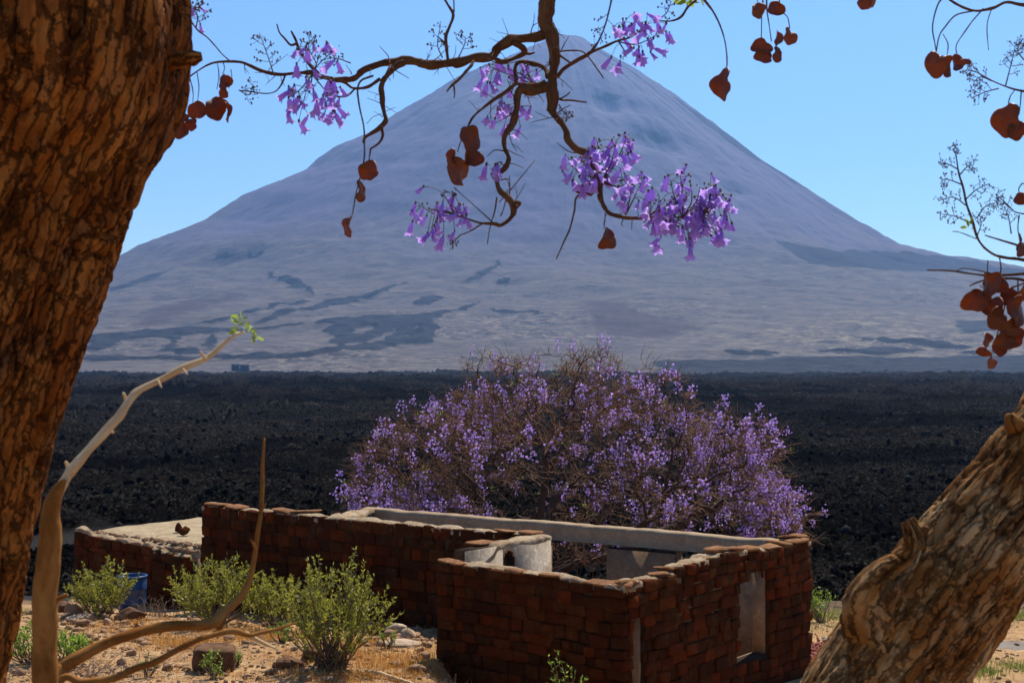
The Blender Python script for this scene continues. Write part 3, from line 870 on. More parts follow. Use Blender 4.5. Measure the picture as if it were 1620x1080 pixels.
# back wall: pillars under a concrete ring beam
bw = wall(house, Rc - U * 0.12, Kc, -W, 0.32, Z0, prof([(0, -3.70), (12, -3.70)]), [(1.5, 2.5, -5.2, -3.68), (4.0, 5.45, -6.0, -3.68), (7.2, 8.6, -5.0, -3.68)], 15, 'plaster', stones=False, cap=None, trim=(0.3, 0.3))
def ring_beam(p0, p1, inw, d0, d1, z0, ztopf, seed):
    e = p1 - p0; L = np.linalg.norm(e); e /= L
    n = np.array([-e[1], e[0]])
    if n @ inw < 0: n = -n
    nt = int(L / 0.12); nd = 4
    t = np.linspace(0, L, nt)
    rows = []
    zt = ztopf(t) + 0.02 * fbm(t * 2.5, t * 0 + seed, seed, 4, 0.6)
    for (d, z) in ((d1, None), (d1 - 0.02, 'm'), (d1, 't'), ((d0 + d1) / 2, 't'), (d0, 't'), (d0, None)):
        zz = np.full(nt, z0) if z is None else (zt - 0.1 if z == 'm' else zt + 0.008 * fbm(t * 6, t * 0 + d, seed + 2, 2))
        if z is None: zz = zz + 0.004 * fbm(t * 4, t * 0, seed + 5, 2)
        dd = np.full(nt, d if z != 'm' else d1 + 0.008) + 0.006 * vn(t * 3, t * 0 + d, seed)
        rows.append(np.stack([p0[0] + e[0] * t + n[0] * dd, p0[1] + e[1] * t + n[1] * dd, zz], -1))
    V = np.array(rows).reshape(-1, 3)
    q = grid_faces(nt, len(rows))
    ends = np.array([[k * nt for k in range(len(rows))][::-1], [k * nt + nt - 1 for k in range(len(rows))]])
    bott = np.stack([np.arange(nt - 1), np.arange(1, nt), (len(rows) - 1) * nt + np.arange(1, nt), (len(rows) - 1) * nt + np.arange(nt - 1)], 1)
    return V, [q, bott, ends]
V, fs = ring_beam(Rc - U * 0.1, Kc, -W, -0.01, 0.36, -3.67, prof([(0, -3.36), (3, -3.35), (10.5, -3.33)]), 5)
link('ring_beam', mesh_np('ring_beam', V, fs), M['concrete'], house)
# short end wall between the back wall and the long wall
Ke = Ac + U * 3.4 + W * 0.35
ew = wall(house, Kc, Ke, U, 0.3, Z0, prof([(0, -3.36), (3, -3.24)]), [], 16, 'plaster', stones=False)
# low slabs of loose stone along the broken tops
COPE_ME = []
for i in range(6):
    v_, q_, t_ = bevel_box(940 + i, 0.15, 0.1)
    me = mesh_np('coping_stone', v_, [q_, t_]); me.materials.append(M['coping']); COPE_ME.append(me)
def loose_slabs(wallinfo, specs, seed):
    w, e, n, L = wallinfo
    r = np.random.default_rng(seed)
    for (o, t, d, ln, wd, h, z) in specs:
        p = o + e * t + n * d
        k = int(r.integers(6))
        ob = bpy.data.objects.new('coping_stone', COPE_ME[k]); COL.objects.link(ob)
        ob.location = (p[0], p[1], z + h / 2); ob.scale = (ln, wd, h)
        ob.rotation_euler = (r.normal() * 0.06, r.normal() * 0.06, math.atan2(e[1], e[0]) + r.normal() * 0.25); ob.parent = w
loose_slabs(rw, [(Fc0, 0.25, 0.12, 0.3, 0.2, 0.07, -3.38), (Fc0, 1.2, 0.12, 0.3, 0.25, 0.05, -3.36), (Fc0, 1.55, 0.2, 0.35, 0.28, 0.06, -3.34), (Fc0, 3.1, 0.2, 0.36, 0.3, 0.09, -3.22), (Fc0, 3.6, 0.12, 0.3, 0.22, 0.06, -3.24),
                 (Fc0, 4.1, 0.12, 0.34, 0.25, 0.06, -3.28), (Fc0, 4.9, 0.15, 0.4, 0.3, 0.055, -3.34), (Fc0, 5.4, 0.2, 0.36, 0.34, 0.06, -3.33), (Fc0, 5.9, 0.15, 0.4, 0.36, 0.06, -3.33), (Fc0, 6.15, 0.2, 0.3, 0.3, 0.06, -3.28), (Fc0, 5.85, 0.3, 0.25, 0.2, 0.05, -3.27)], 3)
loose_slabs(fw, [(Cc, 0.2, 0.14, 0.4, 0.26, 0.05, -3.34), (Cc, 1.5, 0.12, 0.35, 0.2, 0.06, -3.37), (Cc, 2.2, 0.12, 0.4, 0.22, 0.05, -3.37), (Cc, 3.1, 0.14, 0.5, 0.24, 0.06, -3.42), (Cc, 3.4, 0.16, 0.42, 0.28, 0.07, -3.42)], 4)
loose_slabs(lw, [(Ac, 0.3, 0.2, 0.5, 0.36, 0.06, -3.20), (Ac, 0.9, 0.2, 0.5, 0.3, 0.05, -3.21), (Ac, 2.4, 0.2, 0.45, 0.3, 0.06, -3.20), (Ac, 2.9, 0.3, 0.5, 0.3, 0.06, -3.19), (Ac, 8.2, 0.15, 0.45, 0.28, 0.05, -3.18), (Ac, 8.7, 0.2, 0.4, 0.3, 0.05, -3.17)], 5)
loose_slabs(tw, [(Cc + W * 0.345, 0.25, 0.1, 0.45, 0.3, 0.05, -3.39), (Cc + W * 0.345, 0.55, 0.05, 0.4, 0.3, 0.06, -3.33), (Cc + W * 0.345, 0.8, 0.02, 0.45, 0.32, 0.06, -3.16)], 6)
flush_stones(270)

# low cistern on the left with a concrete roof
cist = thing('stone_cistern', 'low red stone cistern with pale concrete roof left of the ruined house', 'cistern')
A0 = np.array([-10.45, 33.9]); A1 = A0 + U * 4.1
cz = prof([(0, -4.13), (0.5, -4.16), (0.6, -4.22), (1.6, -4.24), (2.6, -4.27), (3.1, -4.38), (4.1, -4.42)])
cw = wall(cist, A0, A1, W, 0.34, -6.3, cz, [], 21, 'concrete', capamp=0.08)
cs = wall(cist, A0 + W * 3.6, A0 + W * 0.345, U, 0.34, -6.3, prof([(0, -4.2), (4, -4.2)]), [], 22, 'concrete', stones=False)
flush_stones(120)
def roof_slab():
    nu, nv = 46, 44
    u = np.linspace(0.12, 4.3, nu); v = np.linspace(0.26, 3.7, nv)
    Uu, Vv = np.meshgrid(u, v)
    z = -4.17 + 0.03 * fbm(Uu * 1.5, Vv * 1.5, 88, 4) - 0.10 * sstep(0.8, 0.25, Vv) - 0.03 * Uu / 4 + 0.012 * Vv
    X = A0[0] + U[0] * Uu + W[0] * Vv; Y = A0[1] + U[1] * Uu + W[1] * Vv
    top = np.stack([X, Y, z], -1).reshape(-1, 3)
    border = np.concatenate([np.arange(nu), np.arange(1, nv) * nu + nu - 1, (nv - 1) * nu + np.arange(nu - 2, -1, -1), np.arange(nv - 2, 0, -1) * nu])
    low = top[border].copy(); low[:, 2] -= 0.16
    k = np.arange(len(border))
    sk = np.stack([border, np.roll(border, -1), len(top) + np.roll(k, -1), len(top) + k], 1)
    link('roof_slab', mesh_np('roof_slab', np.vstack([top, low]), [grid_faces(nu, nv), sk[:, ::-1]], True), M['slab'], cist)
    r = np.random.default_rng(89); mb = MB(); shp = [rock_shape(660 + i, ICO1, 8) for i in range(5)]
    for i in range(260):
        uu = r.uniform(0.2, 4.2); vv = r.uniform(0.05, 0.55) if i < 190 else r.uniform(0.4, 3.4)
        q = A0 + U * uu + W * vv; sz = r.uniform(0.02, 0.075) if i < 190 else r.uniform(0.01, 0.035)
        Vs, Fs = shp[i % 5]; mb.add(Vs * sz * r.uniform(0.7, 1.5, 3) * np.array([1.2, 1.2, 0.6]) + np.array([q[0], q[1], -4.2 - 0.03 * uu / 4 - 0.08 * (vv < 0.3) + 0.02]), Fs, r.random())
    link('debris', mb.mesh('debris', False, 'rnd'), M['rock'], cist, kind='stuff')
roof_slab()
def on_roof(name, label, u, v, size, seed, mat):
    V, Fc = rock_shape(seed, ICO2, 12)
    V = V * np.array(size) * 0.5; V[:, 2] -= V[:, 2].min()
    p = A0 + U * u + W * v
    link(name, mesh_np(name, V, Fc), mat, label=label, cat='stone', loc=(p[0], p[1], -4.17))
on_roof('loose_stone', 'upright red stone lying on the cistern roof, the left one', 2.0, 1.5, (0.22, 0.16, 0.26), 31, M['stone'])
on_roof('loose_stone', 'squarish red stone on the cistern roof, nearer the ruin', 2.55, 1.25, (0.3, 0.26, 0.24), 33, M['stone'])

# ------------------------------------------------------------------ the jacaranda behind the ruin
FLOWER_N = 8
def far_cluster(seed):
    r = np.random.default_rng(seed)
    mb = MB()
    for i in range(r.integers(13, 19)):
        c = r.normal(size=3) * np.array([0.065, 0.065, 0.085])
        d = r.normal(size=3) + np.array([0, 0, -0.8]); d /= np.linalg.norm(d)
        L = r.uniform(0.045, 0.065); R = r.uniform(0.02, 0.03)
        a = np.cross(d, [0.3, 0.9, 0.2]); a /= np.linalg.norm(a); b = np.cross(d, a)
        th = np.arange(5) * 2 * np.pi / 5 + r.random() * 6
        r1 = c + d * L * 0.6 + (np.cos(th)[:, None] * a + np.sin(th)[:, None] * b) * R * 0.5
        r2 = c + d * L + (np.cos(th)[:, None] * a + np.sin(th)[:, None] * b) * R * (1 + 0.25 * r.random(5))[:, None]
        V = np.vstack([c, r1, r2])
        k = np.arange(5); k1 = (k + 1) % 5
        mb.add(V, [np.stack([np.zeros(5, int), 1 + k, 1 + k1], 1), np.stack([1 + k, 6 + k, 6 + k1, 1 + k1], 1)], float(r.random()))
    return mb
def build_mid_tree():
    r = np.random.default_rng(42)
    root = np.array([0.45, 36.0, -6.3])
    tree = thing('jacaranda_tree', 'wide spreading jacaranda covered in purple blossom behind the ruined house', 'tree', loc=(0, 0, 0))
    att = []
    EX = [-4.6, -4.35, -3.55, -2.65, -1.76, -0.8, 0.64, 1.44, 2.4, 3.4, 4.0, 4.8, 5.9, 6.9, 7.5, 7.8]
    EZ = [-4.4, -3.4, -2.0, -1.25, -0.75, -0.15, 0.45, 0.62, 0.38, -0.1, -0.5, -0.75, -1.15, -2.2, -3.4, -4.4]
    def inside(x, dy, z):
        b = 4.4 * math.sqrt(max(0.03, 1 - ((x - 1.6) / 6.35) ** 2))
        if abs(dy) > b: return -1
        zt = -4.9 + (np.interp(x, EX, EZ) + 4.9) * math.sqrt(1 - (dy / b) ** 2 * 0.95)
        return (z + 4.9) / (zt + 4.9) if zt > -4.8 else -1
    lobes = []
    while len(lobes) < 74:
        x = r.uniform(-4.4, 7.6); dy = r.uniform(-4.4, 4.4); z = r.uniform(-4.7, 0.4)
        u = inside(x, dy, z)
        edge = max(u, 1.15 * math.hypot((x - 1.6) / 6.0, dy / 4.4))
        if 0 < u < 0.95 and edge > 0.62 and all((x - l[0]) ** 2 + (dy - l[1]) ** 2 + (z - l[2]) ** 2 > 0.9 ** 2 for l in lobes):
            lobes.append((x, dy, z, r.uniform(0.55, 0.95)))
    for (lx, ly, lz, lr) in lobes:
        m = int(95 * lr * lr / 0.56)
        while m > 0:
            q = r.normal(size=3); q *= lr * r.random() ** 0.4 / np.linalg.norm(q); q[2] *= 0.75
            u = inside(lx + q[0], ly + q[1], lz + q[2])
            m -= 1
            if 0 <= u < 1.05: att.append(np.array([lx + q[0], 36 + ly + q[1], lz + q[2]]))
    for _ in range(1100):
        x = r.uniform(-3.9, 7.0); dy = r.uniform(-3.5, 3.5); z = r.uniform(-4.6, 0)
        if 0.35 < inside(x, dy, z) < 0.97: att.append(np.array([x, 36 + dy, z]))
    bloom = [r.choice([0.55, 0.8, 1.0, 1.35], p=[0.2, 0.3, 0.3, 0.2]) for l in lobes]
    LB = np.array([(l[0], 36 + l[1], l[2]) for l in lobes])
    att = np.array(att)
    nodes = [root]; par = [-1]
    def poly(i0, pts):
        i = i0
        for p in pts:
            a = nodes[i]; v = np.array(p) - a; m = max(1, int(np.linalg.norm(v) / 0.25))
            base = a.copy()
            for s in range(1, m + 1):
                nodes.append(base + v * s / m + r.normal(size=3) * 0.025); par.append(i); i = len(nodes) - 1
        return i
    t1 = poly(0, [(0.55, 36.0, -5.75)])
    poly(t1, [(1.6, 35.4, -5.15), (2.5, 35.2, -4.55), (3.6, 35.3, -3.9)])
    poly(t1, [(1.5, 35.7, -5.2), (2.6, 35.7, -4.95), (4.2, 35.8, -4.2)])
    t2 = poly(t1, [(0.35, 35.9, -5.0)])
    poly(t2, [(-0.3, 35.4, -4.2), (-0.9, 35.1, -3.3)])
    poly(t2, [(0.75, 36.1, -4.0), (0.85, 36.2, -2.8)])
    poly(t2, [(-1.3, 36.2, -4.6), (-2.4, 36.3, -3.9)])
    poly(t2, [(0.8, 36.8, -4.2), (1.4, 37.6, -3.4)])
    poly(t1, [(-1.0, 35.8, -5.2), (-2.9, 35.4, -4.6)])
    N = np.array(nodes); 
    near = np.full(len(att), -1); nd = np.full(len(att), 1e9)
    def upd(start):
        nonlocal near, nd
        for i in range(start, len(N), 400):
            blk = N[i:i + 400]
            D = np.linalg.norm(att[:, None, :] - blk[None], axis=2)
            j = D.argmin(1); m = D[np.arange(len(att)), j]
            b = m < nd
            near = np.where(b, j + i, near); nd = np.where(b, m, nd)
    upd(0)
    step = 0.20
    for it in range(120):
        if len(att) == 0: break
        sel = nd < 3.2
        if not sel.any(): break
        dirs = att - N[near]; dirs /= np.linalg.norm(dirs, axis=1)[:, None] + 1e-9
        acc = np.zeros_like(N)
        np.add.at(acc, near[sel], dirs[sel])
        idx = np.unique(near[sel])
        g = acc[idx]; g /= np.linalg.norm(g, axis=1)[:, None] + 1e-9
        g = g + r.normal(size=g.shape) * 0.28
        g /= np.linalg.norm(g, axis=1)[:, None]
        new = N[idx] + g * step
        start = len(N)
        N = np.vstack([N, new]); par.extend(idx.tolist())
        upd(start)
        keep = nd > 0.24
        att = att[keep]; near = near[keep]; nd = nd[keep]
    n = len(N); par_a = np.array(par)
    kids = [[] for _ in range(n)]
    for i in range(1, n): kids[par_a[i]].append(i)
    rad = np.zeros(n)
    E = 2.2
    for i in range(n - 1, -1, -1):
        rad[i] = 0.0085 if not kids[i] else sum(rad[c] ** E for c in kids[i]) ** (1 / E)
    tips = [i for i in range(n) if not kids[i]]
    limbs, trunk, twigs = MB(), MB(), MB()
    # chains
    stack = [(0, None)]
    while stack:
        s, prev = stack.pop()
        chain = [prev, s] if prev is not None else [s]
        cur = s
        while kids[cur]:
            c = max(kids[cur], key=lambda q: rad[q])
            for o in kids[cur]:
                if o != c: stack.append((o, cur))
            chain.append(c); cur = c
        if len(chain) < 2: continue
        rr = rad[chain].copy()
        if prev is not None: rr[0] = rr[1]
        big = rr.max()
        pts = N[chain]
        if big > 0.03:
            pts2 = catmull(pts, 2); rr2 = np.interp(np.linspace(0, 1, len(pts2)), np.linspace(0, 1, len(pts)), rr)
            V, fs = tube(pts2, rr2, 7 if big > 0.06 else 5)
        else:
            V, fs = tube(pts, rr, 4 if big > 0.015 else 3, False)
        (trunk if prev is None else limbs).add(V, fs)
    cen = np.array([1.5, 36, -4.0])
    cl_sites = []
    for i in tips + [q for q in range(n) if kids[q] and rad[q] < 0.013 and r.random() < 0.5]:
        p = N[i]; out = p - cen; out /= np.linalg.norm(out)
        k = r.integers(4, 8) if math.hypot((p[0] - 1.5) / 5.8, (p[1] - 36) / 4.4, (p[2] + 4.7) / 4.9) > 0.62 else r.integers(1, 4)
        for _ in range(k):
            d = out * 0.6 + r.normal(size=3) * 0.75 + np.array([0, 0, 0.12]); d /= np.linalg.norm(d)
            L = r.uniform(0.16, 0.42)
            m = p + d * L * 0.55 + r.normal(size=3) * 0.03
            e = m + (d + r.normal(size=3) * 0.5) * L * 0.45
            V, fs = twig3([p, m, e], [0.0075, 0.006, 0.0045])
            twigs.add(V, fs)
            if r.random() < 0.55:
                e2 = m + (d + r.normal(size=3) * 0.9) * L * 0.4
                V, fs = twig3([m, e2], [0.0055, 0.004]); twigs.add(V, fs)
            cl_sites.append(e)
    link('trunk', trunk.mesh('trunk', True), M['tree_bark'], tree)
    link('limbs', limbs.mesh('limbs', True), M['tree_bark'], tree)
    link('twigs', twigs.mesh('twigs'), M['tree_twig'], tree, kind='stuff')
    cl_sites = np.array(cl_sites)
    # blossom: mostly on the outer shell, patchy
    rel = (cl_sites - np.array([1.4, 36, -4.4])) / np.array([5.9, 4.8, 4.9])
    q = np.linalg.norm(rel, axis=1)
    patch = fbm(cl_sites[:, 0] * 0.8 + 0.3 * cl_sites[:, 1], cl_sites[:, 2] * 0.9, 91, 3)
    w = np.clip((q - 0.45) * 2.0, 0.03, 1) * np.clip(0.5 + 1.9 * patch, 0.06, 1)
    li = np.argmin(np.linalg.norm(cl_sites[:, None, :] - LB[None], axis=2), axis=1)
    w = np.clip((q - 0.35) * 2.0, 0.03, 1) * np.clip(0.8 + 0.8 * patch, 0.3, 1) * np.array(bloom)[li]
    w *= np.where(cl_sites[:, 1] < 36.5, 1.25, 0.7) * np.where((cl_sites[:, 2] < -4.2) & (cl_sites[:, 0] > -0.5) & (cl_sites[:, 0] < 3.5), 0.08, 1)
    pick = r.random(len(w)) < w * 0.11
    sites = cl_sites[pick]
    order = np.argsort(sites[:, 1] - 2.0 * np.abs(rel[pick][:, 2]))
    sites = sites[order]
    variants = [far_cluster(500 + i) for i in range(6)]
    vme = []
    for v in variants:
        me = v.mesh('blossom_cluster', False, 'rnd'); me.materials.append(M['petal_far']); vme.append(me)
    rest = MB()
    for i, s in enumerate(sites):
        k = int(r.integers(6)); sc = r.uniform(0.6, 1.15); rz = r.uniform(0, 6.28)
        if i < 290:
            o = bpy.data.objects.new('blossom_cluster', vme[k]); COL.objects.link(o)
            o.location = s; o.scale = (sc, sc, sc); o.rotation_euler = (0, 0, rz); o.parent = tree; o['kind'] = 'stuff'
        else:
            V = np.concatenate(variants[k].V); c, sn = math.cos(rz), math.sin(rz)
            V = (V @ np.array([[c, sn, 0], [-sn, c, 0], [0, 0, 1]])) * sc + s
            rest.add(V, variants[k].F, np.mod(np.concatenate(variants[k].A) + r.random(), 1))
    link('blossoms', rest.mesh('blossoms', False, 'rnd'), M['petal_far'], tree, kind='stuff')
    lv = MB()
    for s in cl_sites[r.choice(len(cl_sites), 130, False)]:
        for _ in range(7):
            c = s + r.normal(size=3) * 0.05; d = r.normal(size=3); d /= np.linalg.norm(d)
            a = np.cross(d, r.normal(size=3)); a /= np.linalg.norm(a)
            lv.add([c, c + d * 0.03 + a * 0.012, c + d * 0.07, c + d * 0.03 - a * 0.012], np.array([[0, 1, 2, 3]]), r.random())
    link('leaves', lv.mesh('leaves', False, 'rnd'), M['young_leaf'], tree, kind='stuff')
    print('mid tree nodes', n, 'tips', len(tips), 'clusters', len(sites))
build_mid_tree()

# ------------------------------------------------------------------ near trees
def bark_trunk(name, pts, rad, parent, mat, seed, K=18, stretch=3.2, nth=260, ns=340, depth=0.014, lump=0.02, ground_end=True):
    pts = np.asarray(pts, float); rad = np.asarray(rad, float)
    sm = catmull(pts, 24)
    L = np.concatenate([[0], np.cumsum(np.linalg.norm(np.diff(sm, axis=0), axis=1))])
    rr = np.interp(np.linspace(0, 1, len(sm)), np.linspace(0, 1, len(rad)), rad)
    s = np.linspace(0, L[-1], ns)
    C = np.stack([np.interp(s, L, sm[:, k]) for k in range(3)], 1)
    rr = np.interp(s, L, rr)
    T, N, B = frames(C)
    th = np.arange(nth) * 2 * np.pi / nth
    S, TH = np.meshgrid(s, th, indexing='ij')
    rm = rad.mean()
    x = TH / (2 * np.pi) * K
    cs = 2 * np.pi * rm / K
    y = S / (cs * stretch)
    wx = x + 0.35 * fbm(np.cos(TH) * 3 + 7, S * 4 + np.sin(TH) * 3, seed, 3)
    wy = y + 0.5 * vn(np.cos(TH) * 4, S * 7 + np.sin(TH) * 4, seed + 2)
    # long meandering fissures, cross cracks, flaky fibres
    mx = x + 0.9 * fbm(np.cos(TH) * 4 + 2, S * 5 + np.sin(TH) * 4, seed + 21, 3)
    ny = S / (cs * stretch * 1.6)
    rid = np.abs(vn(mx, ny, seed + 31, K) + 0.45 * vn(mx * 2, ny * 2.2, seed + 32, 2 * K) + 0.22 * vn(mx * 4, ny * 4, seed + 33, 4 * K))
    crack = np.exp(-(rid / 0.06) ** 1.3)
    f1, f2 = cell(wx, wy, seed, K)
    cross = np.exp(-((f2 - f1) / 0.07))
    g1, g2 = cell(wx * 2, wy * 2.4, seed + 9, 2 * K)
    fine = np.exp(-((g2 - g1) / 0.09))
    lumpn = fbm(np.cos(TH) * 1.6 + 3, np.sin(TH) * 1.6 + S * 2.6, seed + 4, 3)
    patch = sstep(-0.25, 0.25, fbm(np.cos(TH) * 2 + 1, np.sin(TH) * 2 + S * 3.2, seed + 14, 3))
    fib = vn(mx * 6, ny * 5, seed + 41, 6 * K) + 0.6 * vn(mx * 12, ny * 14, seed + 42, 12 * K)
    step = h2(np.mod(np.floor(wx * 1.0 + 0.5 * vn(mx, ny * 3, 3, K)), K), np.floor(wy * 1.5), seed + 51) - 0.5
    disp = lump * lumpn * 2 - depth * 1.5 * crack - depth * 0.9 * cross * patch - depth * 0.45 * fine * (1 - 0.5 * patch) + depth * 0.55 * fib + depth * 0.7 * step
    crack = np.maximum(crack, cross * (0.25 + 0.75 * patch)); fine = fine * 0.7
    Rr = rr[:, None] + disp
    V = C[:, None, :] + (np.cos(TH)[..., None] * N[:, None, :] + np.sin(TH)[..., None] * B[:, None, :]) * Rr[..., None]
    bk = np.stack([np.cos(TH) * rm, np.sin(TH) * rm, S], -1).reshape(-1, 3)
    n = ns * nth
    V = np.vstack([V.reshape(-1, 3), C[0], C[-1]]); bk = np.vstack([bk, [0, 0, 0], [0, 0, s[-1]]])
    a = np.arange(nth); b = (a + 1) % nth; o = (ns - 1) * nth
    tri = np.vstack([np.stack([b, a, np.full(nth, n)], 1), np.stack([o + a, o + b, np.full(nth, n + 1)], 1)])
    me = mesh_np(name, V, [grid_faces(nth, ns, True), tri], True, {'fissure': np.concatenate([np.maximum(crack * (0.3 + 0.7 * patch), 0.75 * fine * patch).ravel(), [0, 0]])}, {'bk': bk})
    return link(name, me, mat, parent)

def branch_mesh(name, pts, rad, mat, parent, sides=9, per=7, knob=0.2, seed=0, wob=0.55):
    """a knobbly branch through the given points"""
    pts = np.asarray(pts, float)
    rad = np.interp(np.linspace(0, 1, len(pts)), np.linspace(0, 1, len(rad)), rad)
    C = catmull(pts, per)
    rr = np.interp(np.linspace(0, 1, len(C)), np.linspace(0, 1, len(pts)), rad)
    r = np.random.default_rng(seed + 999)
    L = np.concatenate([[0], np.cumsum(np.linalg.norm(np.diff(C, axis=0), axis=1))])
    rr = rr * (1 + knob * 2 * vn(L * 28, L * 0 + seed, seed) + knob * 1.2 * vn(L * 80, L * 0 + seed, seed + 1))
    for k in range(3):
        C[:, k] += wob * rr * 2 * vn(L * 22, L * 0 + k * 7.7 + seed, seed + 3)
    V, fs = tube(C, rr, sides)
    th = np.arange(sides) * 2 * np.pi / sides
    bk = np.stack([np.tile(np.cos(th), len(C)), np.tile(np.sin(th), len(C)), np.repeat(L, sides)], -1)
    bk[:, :2] *= float(rr.mean())
    bk = np.vstack([bk, [0, 0, 0], [0, 0, L[-1]]])
    me = mesh_np(name, V, fs, True, None, {'bk': bk})
    return link(name, me, mat, parent)

def flower_mesh(seed):
    r = np.random.default_rng(seed)
    L = 0.052 * r.uniform(0.9, 1.1); n = 10
    prof_ = [(0, .0024), (.13, .0048), (.3, .0088), (.6, .0112), (.85, .0122), (.98, .0172), (1.03, .0225)]
    th = np.arange(n) * 2 * np.pi / n
    V = []
    lob = 1 + 0.3 * np.cos(5 * th + r.random()) ; bend = r.uniform(-0.012, 0.012)
    for i, (t, q) in enumerate(prof_):
        k = lob if i >= 5 else np.ones(n)
        z = -L * t + (0.006 * (1 - lob) * (i >= 5) * (i - 4)) + (r.normal(size=n) * 0.0012 if i >= 5 else 0)
        rr = q * k * r.uniform(0.92, 1.08)
        V.append(np.stack([np.cos(th) * rr + bend * t * t, np.sin(th) * rr * 0.85, np.broadcast_to(z, n)], 1))
    return mesh_np('blossom', np.concatenate(V), grid_faces(n, len(prof_), True), True)
FLOWERS = [flower_mesh(700 + i) for i in range(6)]
for me in FLOWERS: me.materials.append(M['petal'])

def pod_mesh(seed, asp=1.0):
    """flat woody two-valved pod with wavy rim and a notch, hangs from its stem end"""
    r = np.random.default_rng(seed)
    n = 26; th = np.arange(n) * 2 * np.pi / n
    R = 1 + 0.10 * np.cos(2 * th + r.random() * 6) + 0.07 * np.cos(3 * th + r.random() * 6) + 0.05 * np.cos(5 * th + r.random() * 6)
    notch = np.exp(-((np.mod(th - (r.random() * 3 - 0.3) + np.pi, 2 * np.pi) - np.pi) / 0.25) ** 2)
    R = R * (1 - 0.22 * notch)
    topn = np.exp(-((np.mod(th - np.pi / 2 + np.pi, 2 * np.pi) - np.pi) / 0.35) ** 2)
    wav = 0.24 * np.cos(2 * th + r.random() * 6) + 0.13 * np.cos(3 * th + r.random() * 6) + 0.07 * np.cos(5 * th + r.random() * 6)
    V = []; 
    for (s, y) in ((1.0, 0.0), (0.95, 0.065), (0.82, 0.035), (0.4, 0.085), (0.95, -0.065), (0.82, -0.035), (0.4, -0.085)):
        V.append(np.stack([np.cos(th) * R * s * asp, wav * s * s + y + 0.02 * r.normal(size=n), np.sin(th) * R * s + 0.12 * topn * s], 1))
    V.append(np.array([[0, 0.09, 0], [0, -0.09, 0]]))
    V = np.concatenate(V); V[:, 2] -= 1.1
    q = []; k = np.arange(n); k1 = (k + 1) % n
    for a, b in ((0, 1), (1, 2), (2, 3)):
        q.append(np.stack([a * n + k, a * n + k1, b * n + k1, b * n + k], 1))
    for a, b in ((0, 4), (4, 5), (5, 6)):
        q.append(np.stack([a * n + k1, a * n + k, b * n + k, b * n + k1], 1))
    t = np.vstack([np.stack([3 * n + k, 3 * n + k1, np.full(n, 7 * n)], 1), np.stack([6 * n + k1, 6 * n + k, np.full(n, 7 * n + 1)], 1)])
    me = mesh_np('seed_pod', V, [np.concatenate(q), t], True); me.materials.append(M['pod'])
    return me
PODS = [pod_mesh(800 + i) for i in range(7)]
podk = 0
def pod(px, py, rx, ry, d, parent, yaw=0.0, tilt=0.0):
    """px,py centre; rx,ry half sizes in photo pixels"""
    global podk
    o = bpy.data.objects.new('seed_pod', PODS[podk % 7]); COL.objects.link(o)
    podk += 1
    s = ry / F * d
    top = P(px, py, d) + np.array([0, 0, s * 1.1])
    o.location = top
    c = max(0.12, min(1.0, rx / ry))
    if rx > ry:
        o.scale = (rx / F * d, s, s); yaw0 = yaw * 0.4
    else:
        o.scale = (s, s, s); yaw0 = math.acos(c) * (1 if podk % 2 else -1)
    o.rotation_euler = (0, tilt, yaw0)
    o.parent = parent
    return o

def bud_cloud(mb, c, n, spread, size, r):
    V0, F0 = ICO1
    for _ in range(n):
        p = c + r.normal(size=3) * spread
        s = np.array([size, size, size * 1.6]) * r.uniform(0.6, 1.3)
        mb.add(V0 * s + p, F0)

def panicle(tree, attach, centre, ext, nfl, d, seed, axes=3, buds=10, scale=1.0):
    """flower spray: attach/centre/ext in photo px"""
    r = np.random.default_rng(seed)
    mb = MB(); bm = MB()
    A = P(*attach, d)
    ends = []
    for k in range(axes):
        u = (k + 0.5) / axes * 2 - 1
        ex = centre[0] + ext[0] * u * 0.85; ey = centre[1] - ext[1] * r.uniform(0.15, 0.9)
        if axes == 1: ex = centre[0]
        E = P(ex, ey, d + r.uniform(-0.05, 0.05))
        mid = (A + E) / 2 + np.array([0, 0, -0.008]) + r.normal(size=3) * 0.006
        C = catmull([A, mid, E], 6)
        V, fs = tube(C, np.linspace(0.0024, 0.0012, len(C)), 5); mb.add(V, fs)
        ends.append(C)
        bud_cloud(bm, E, max(2, buds // axes), 0.007, 0.0028, r)
    pan = None
    allp = np.vstack(ends)
    fl = []
    for i in range(int(nfl * 1.15)):
        while True:
            q = r.uniform(-1, 1, 2)
            if q @ q < 1: break
        p = P(centre[0] + q[0] * ext[0] * 1.15, centre[1] + q[1] * ext[1] * 1.05 - 8, d + r.normal() * 0.035)
        j = np.argmin(np.linalg.norm(allp - p - np.array([0, 0, 0.01]), axis=1))
        b = allp[j]
        m = (b + p) / 2 + np.array([0, 0, 0.006])
        V, fs = tube(catmull([b, m, p], 3), 0.0009, 4); mb.add(V, fs)
        bud_cloud(bm, p + np.array([0, 0, 0.001]), 1, 0.0, 0.0034, r)
        fl.append(p)
    o = link('panicle', mb.mesh('panicle', True), M['calyx'], tree)
    link('buds', bm.mesh('buds'), M['calyx'], o, kind='stuff')
    for p in fl:
        f = bpy.data.objects.new('blossom', FLOWERS[int(r.integers(6))]); COL.objects.link(f)
        f.location = p
        dirv = Vector((r.normal() * 0.6, r.normal() * 0.7, -1.0)).normalized()
        f.rotation_mode = 'QUATERNION'
        f.rotation_quaternion = (-dirv).to_track_quat('Z', 'Y')
        s = scale * r.uniform(0.48, 0.78); f.scale = (s, s, s * r.uniform(0.85, 1.1))
        f.parent = o
    return o

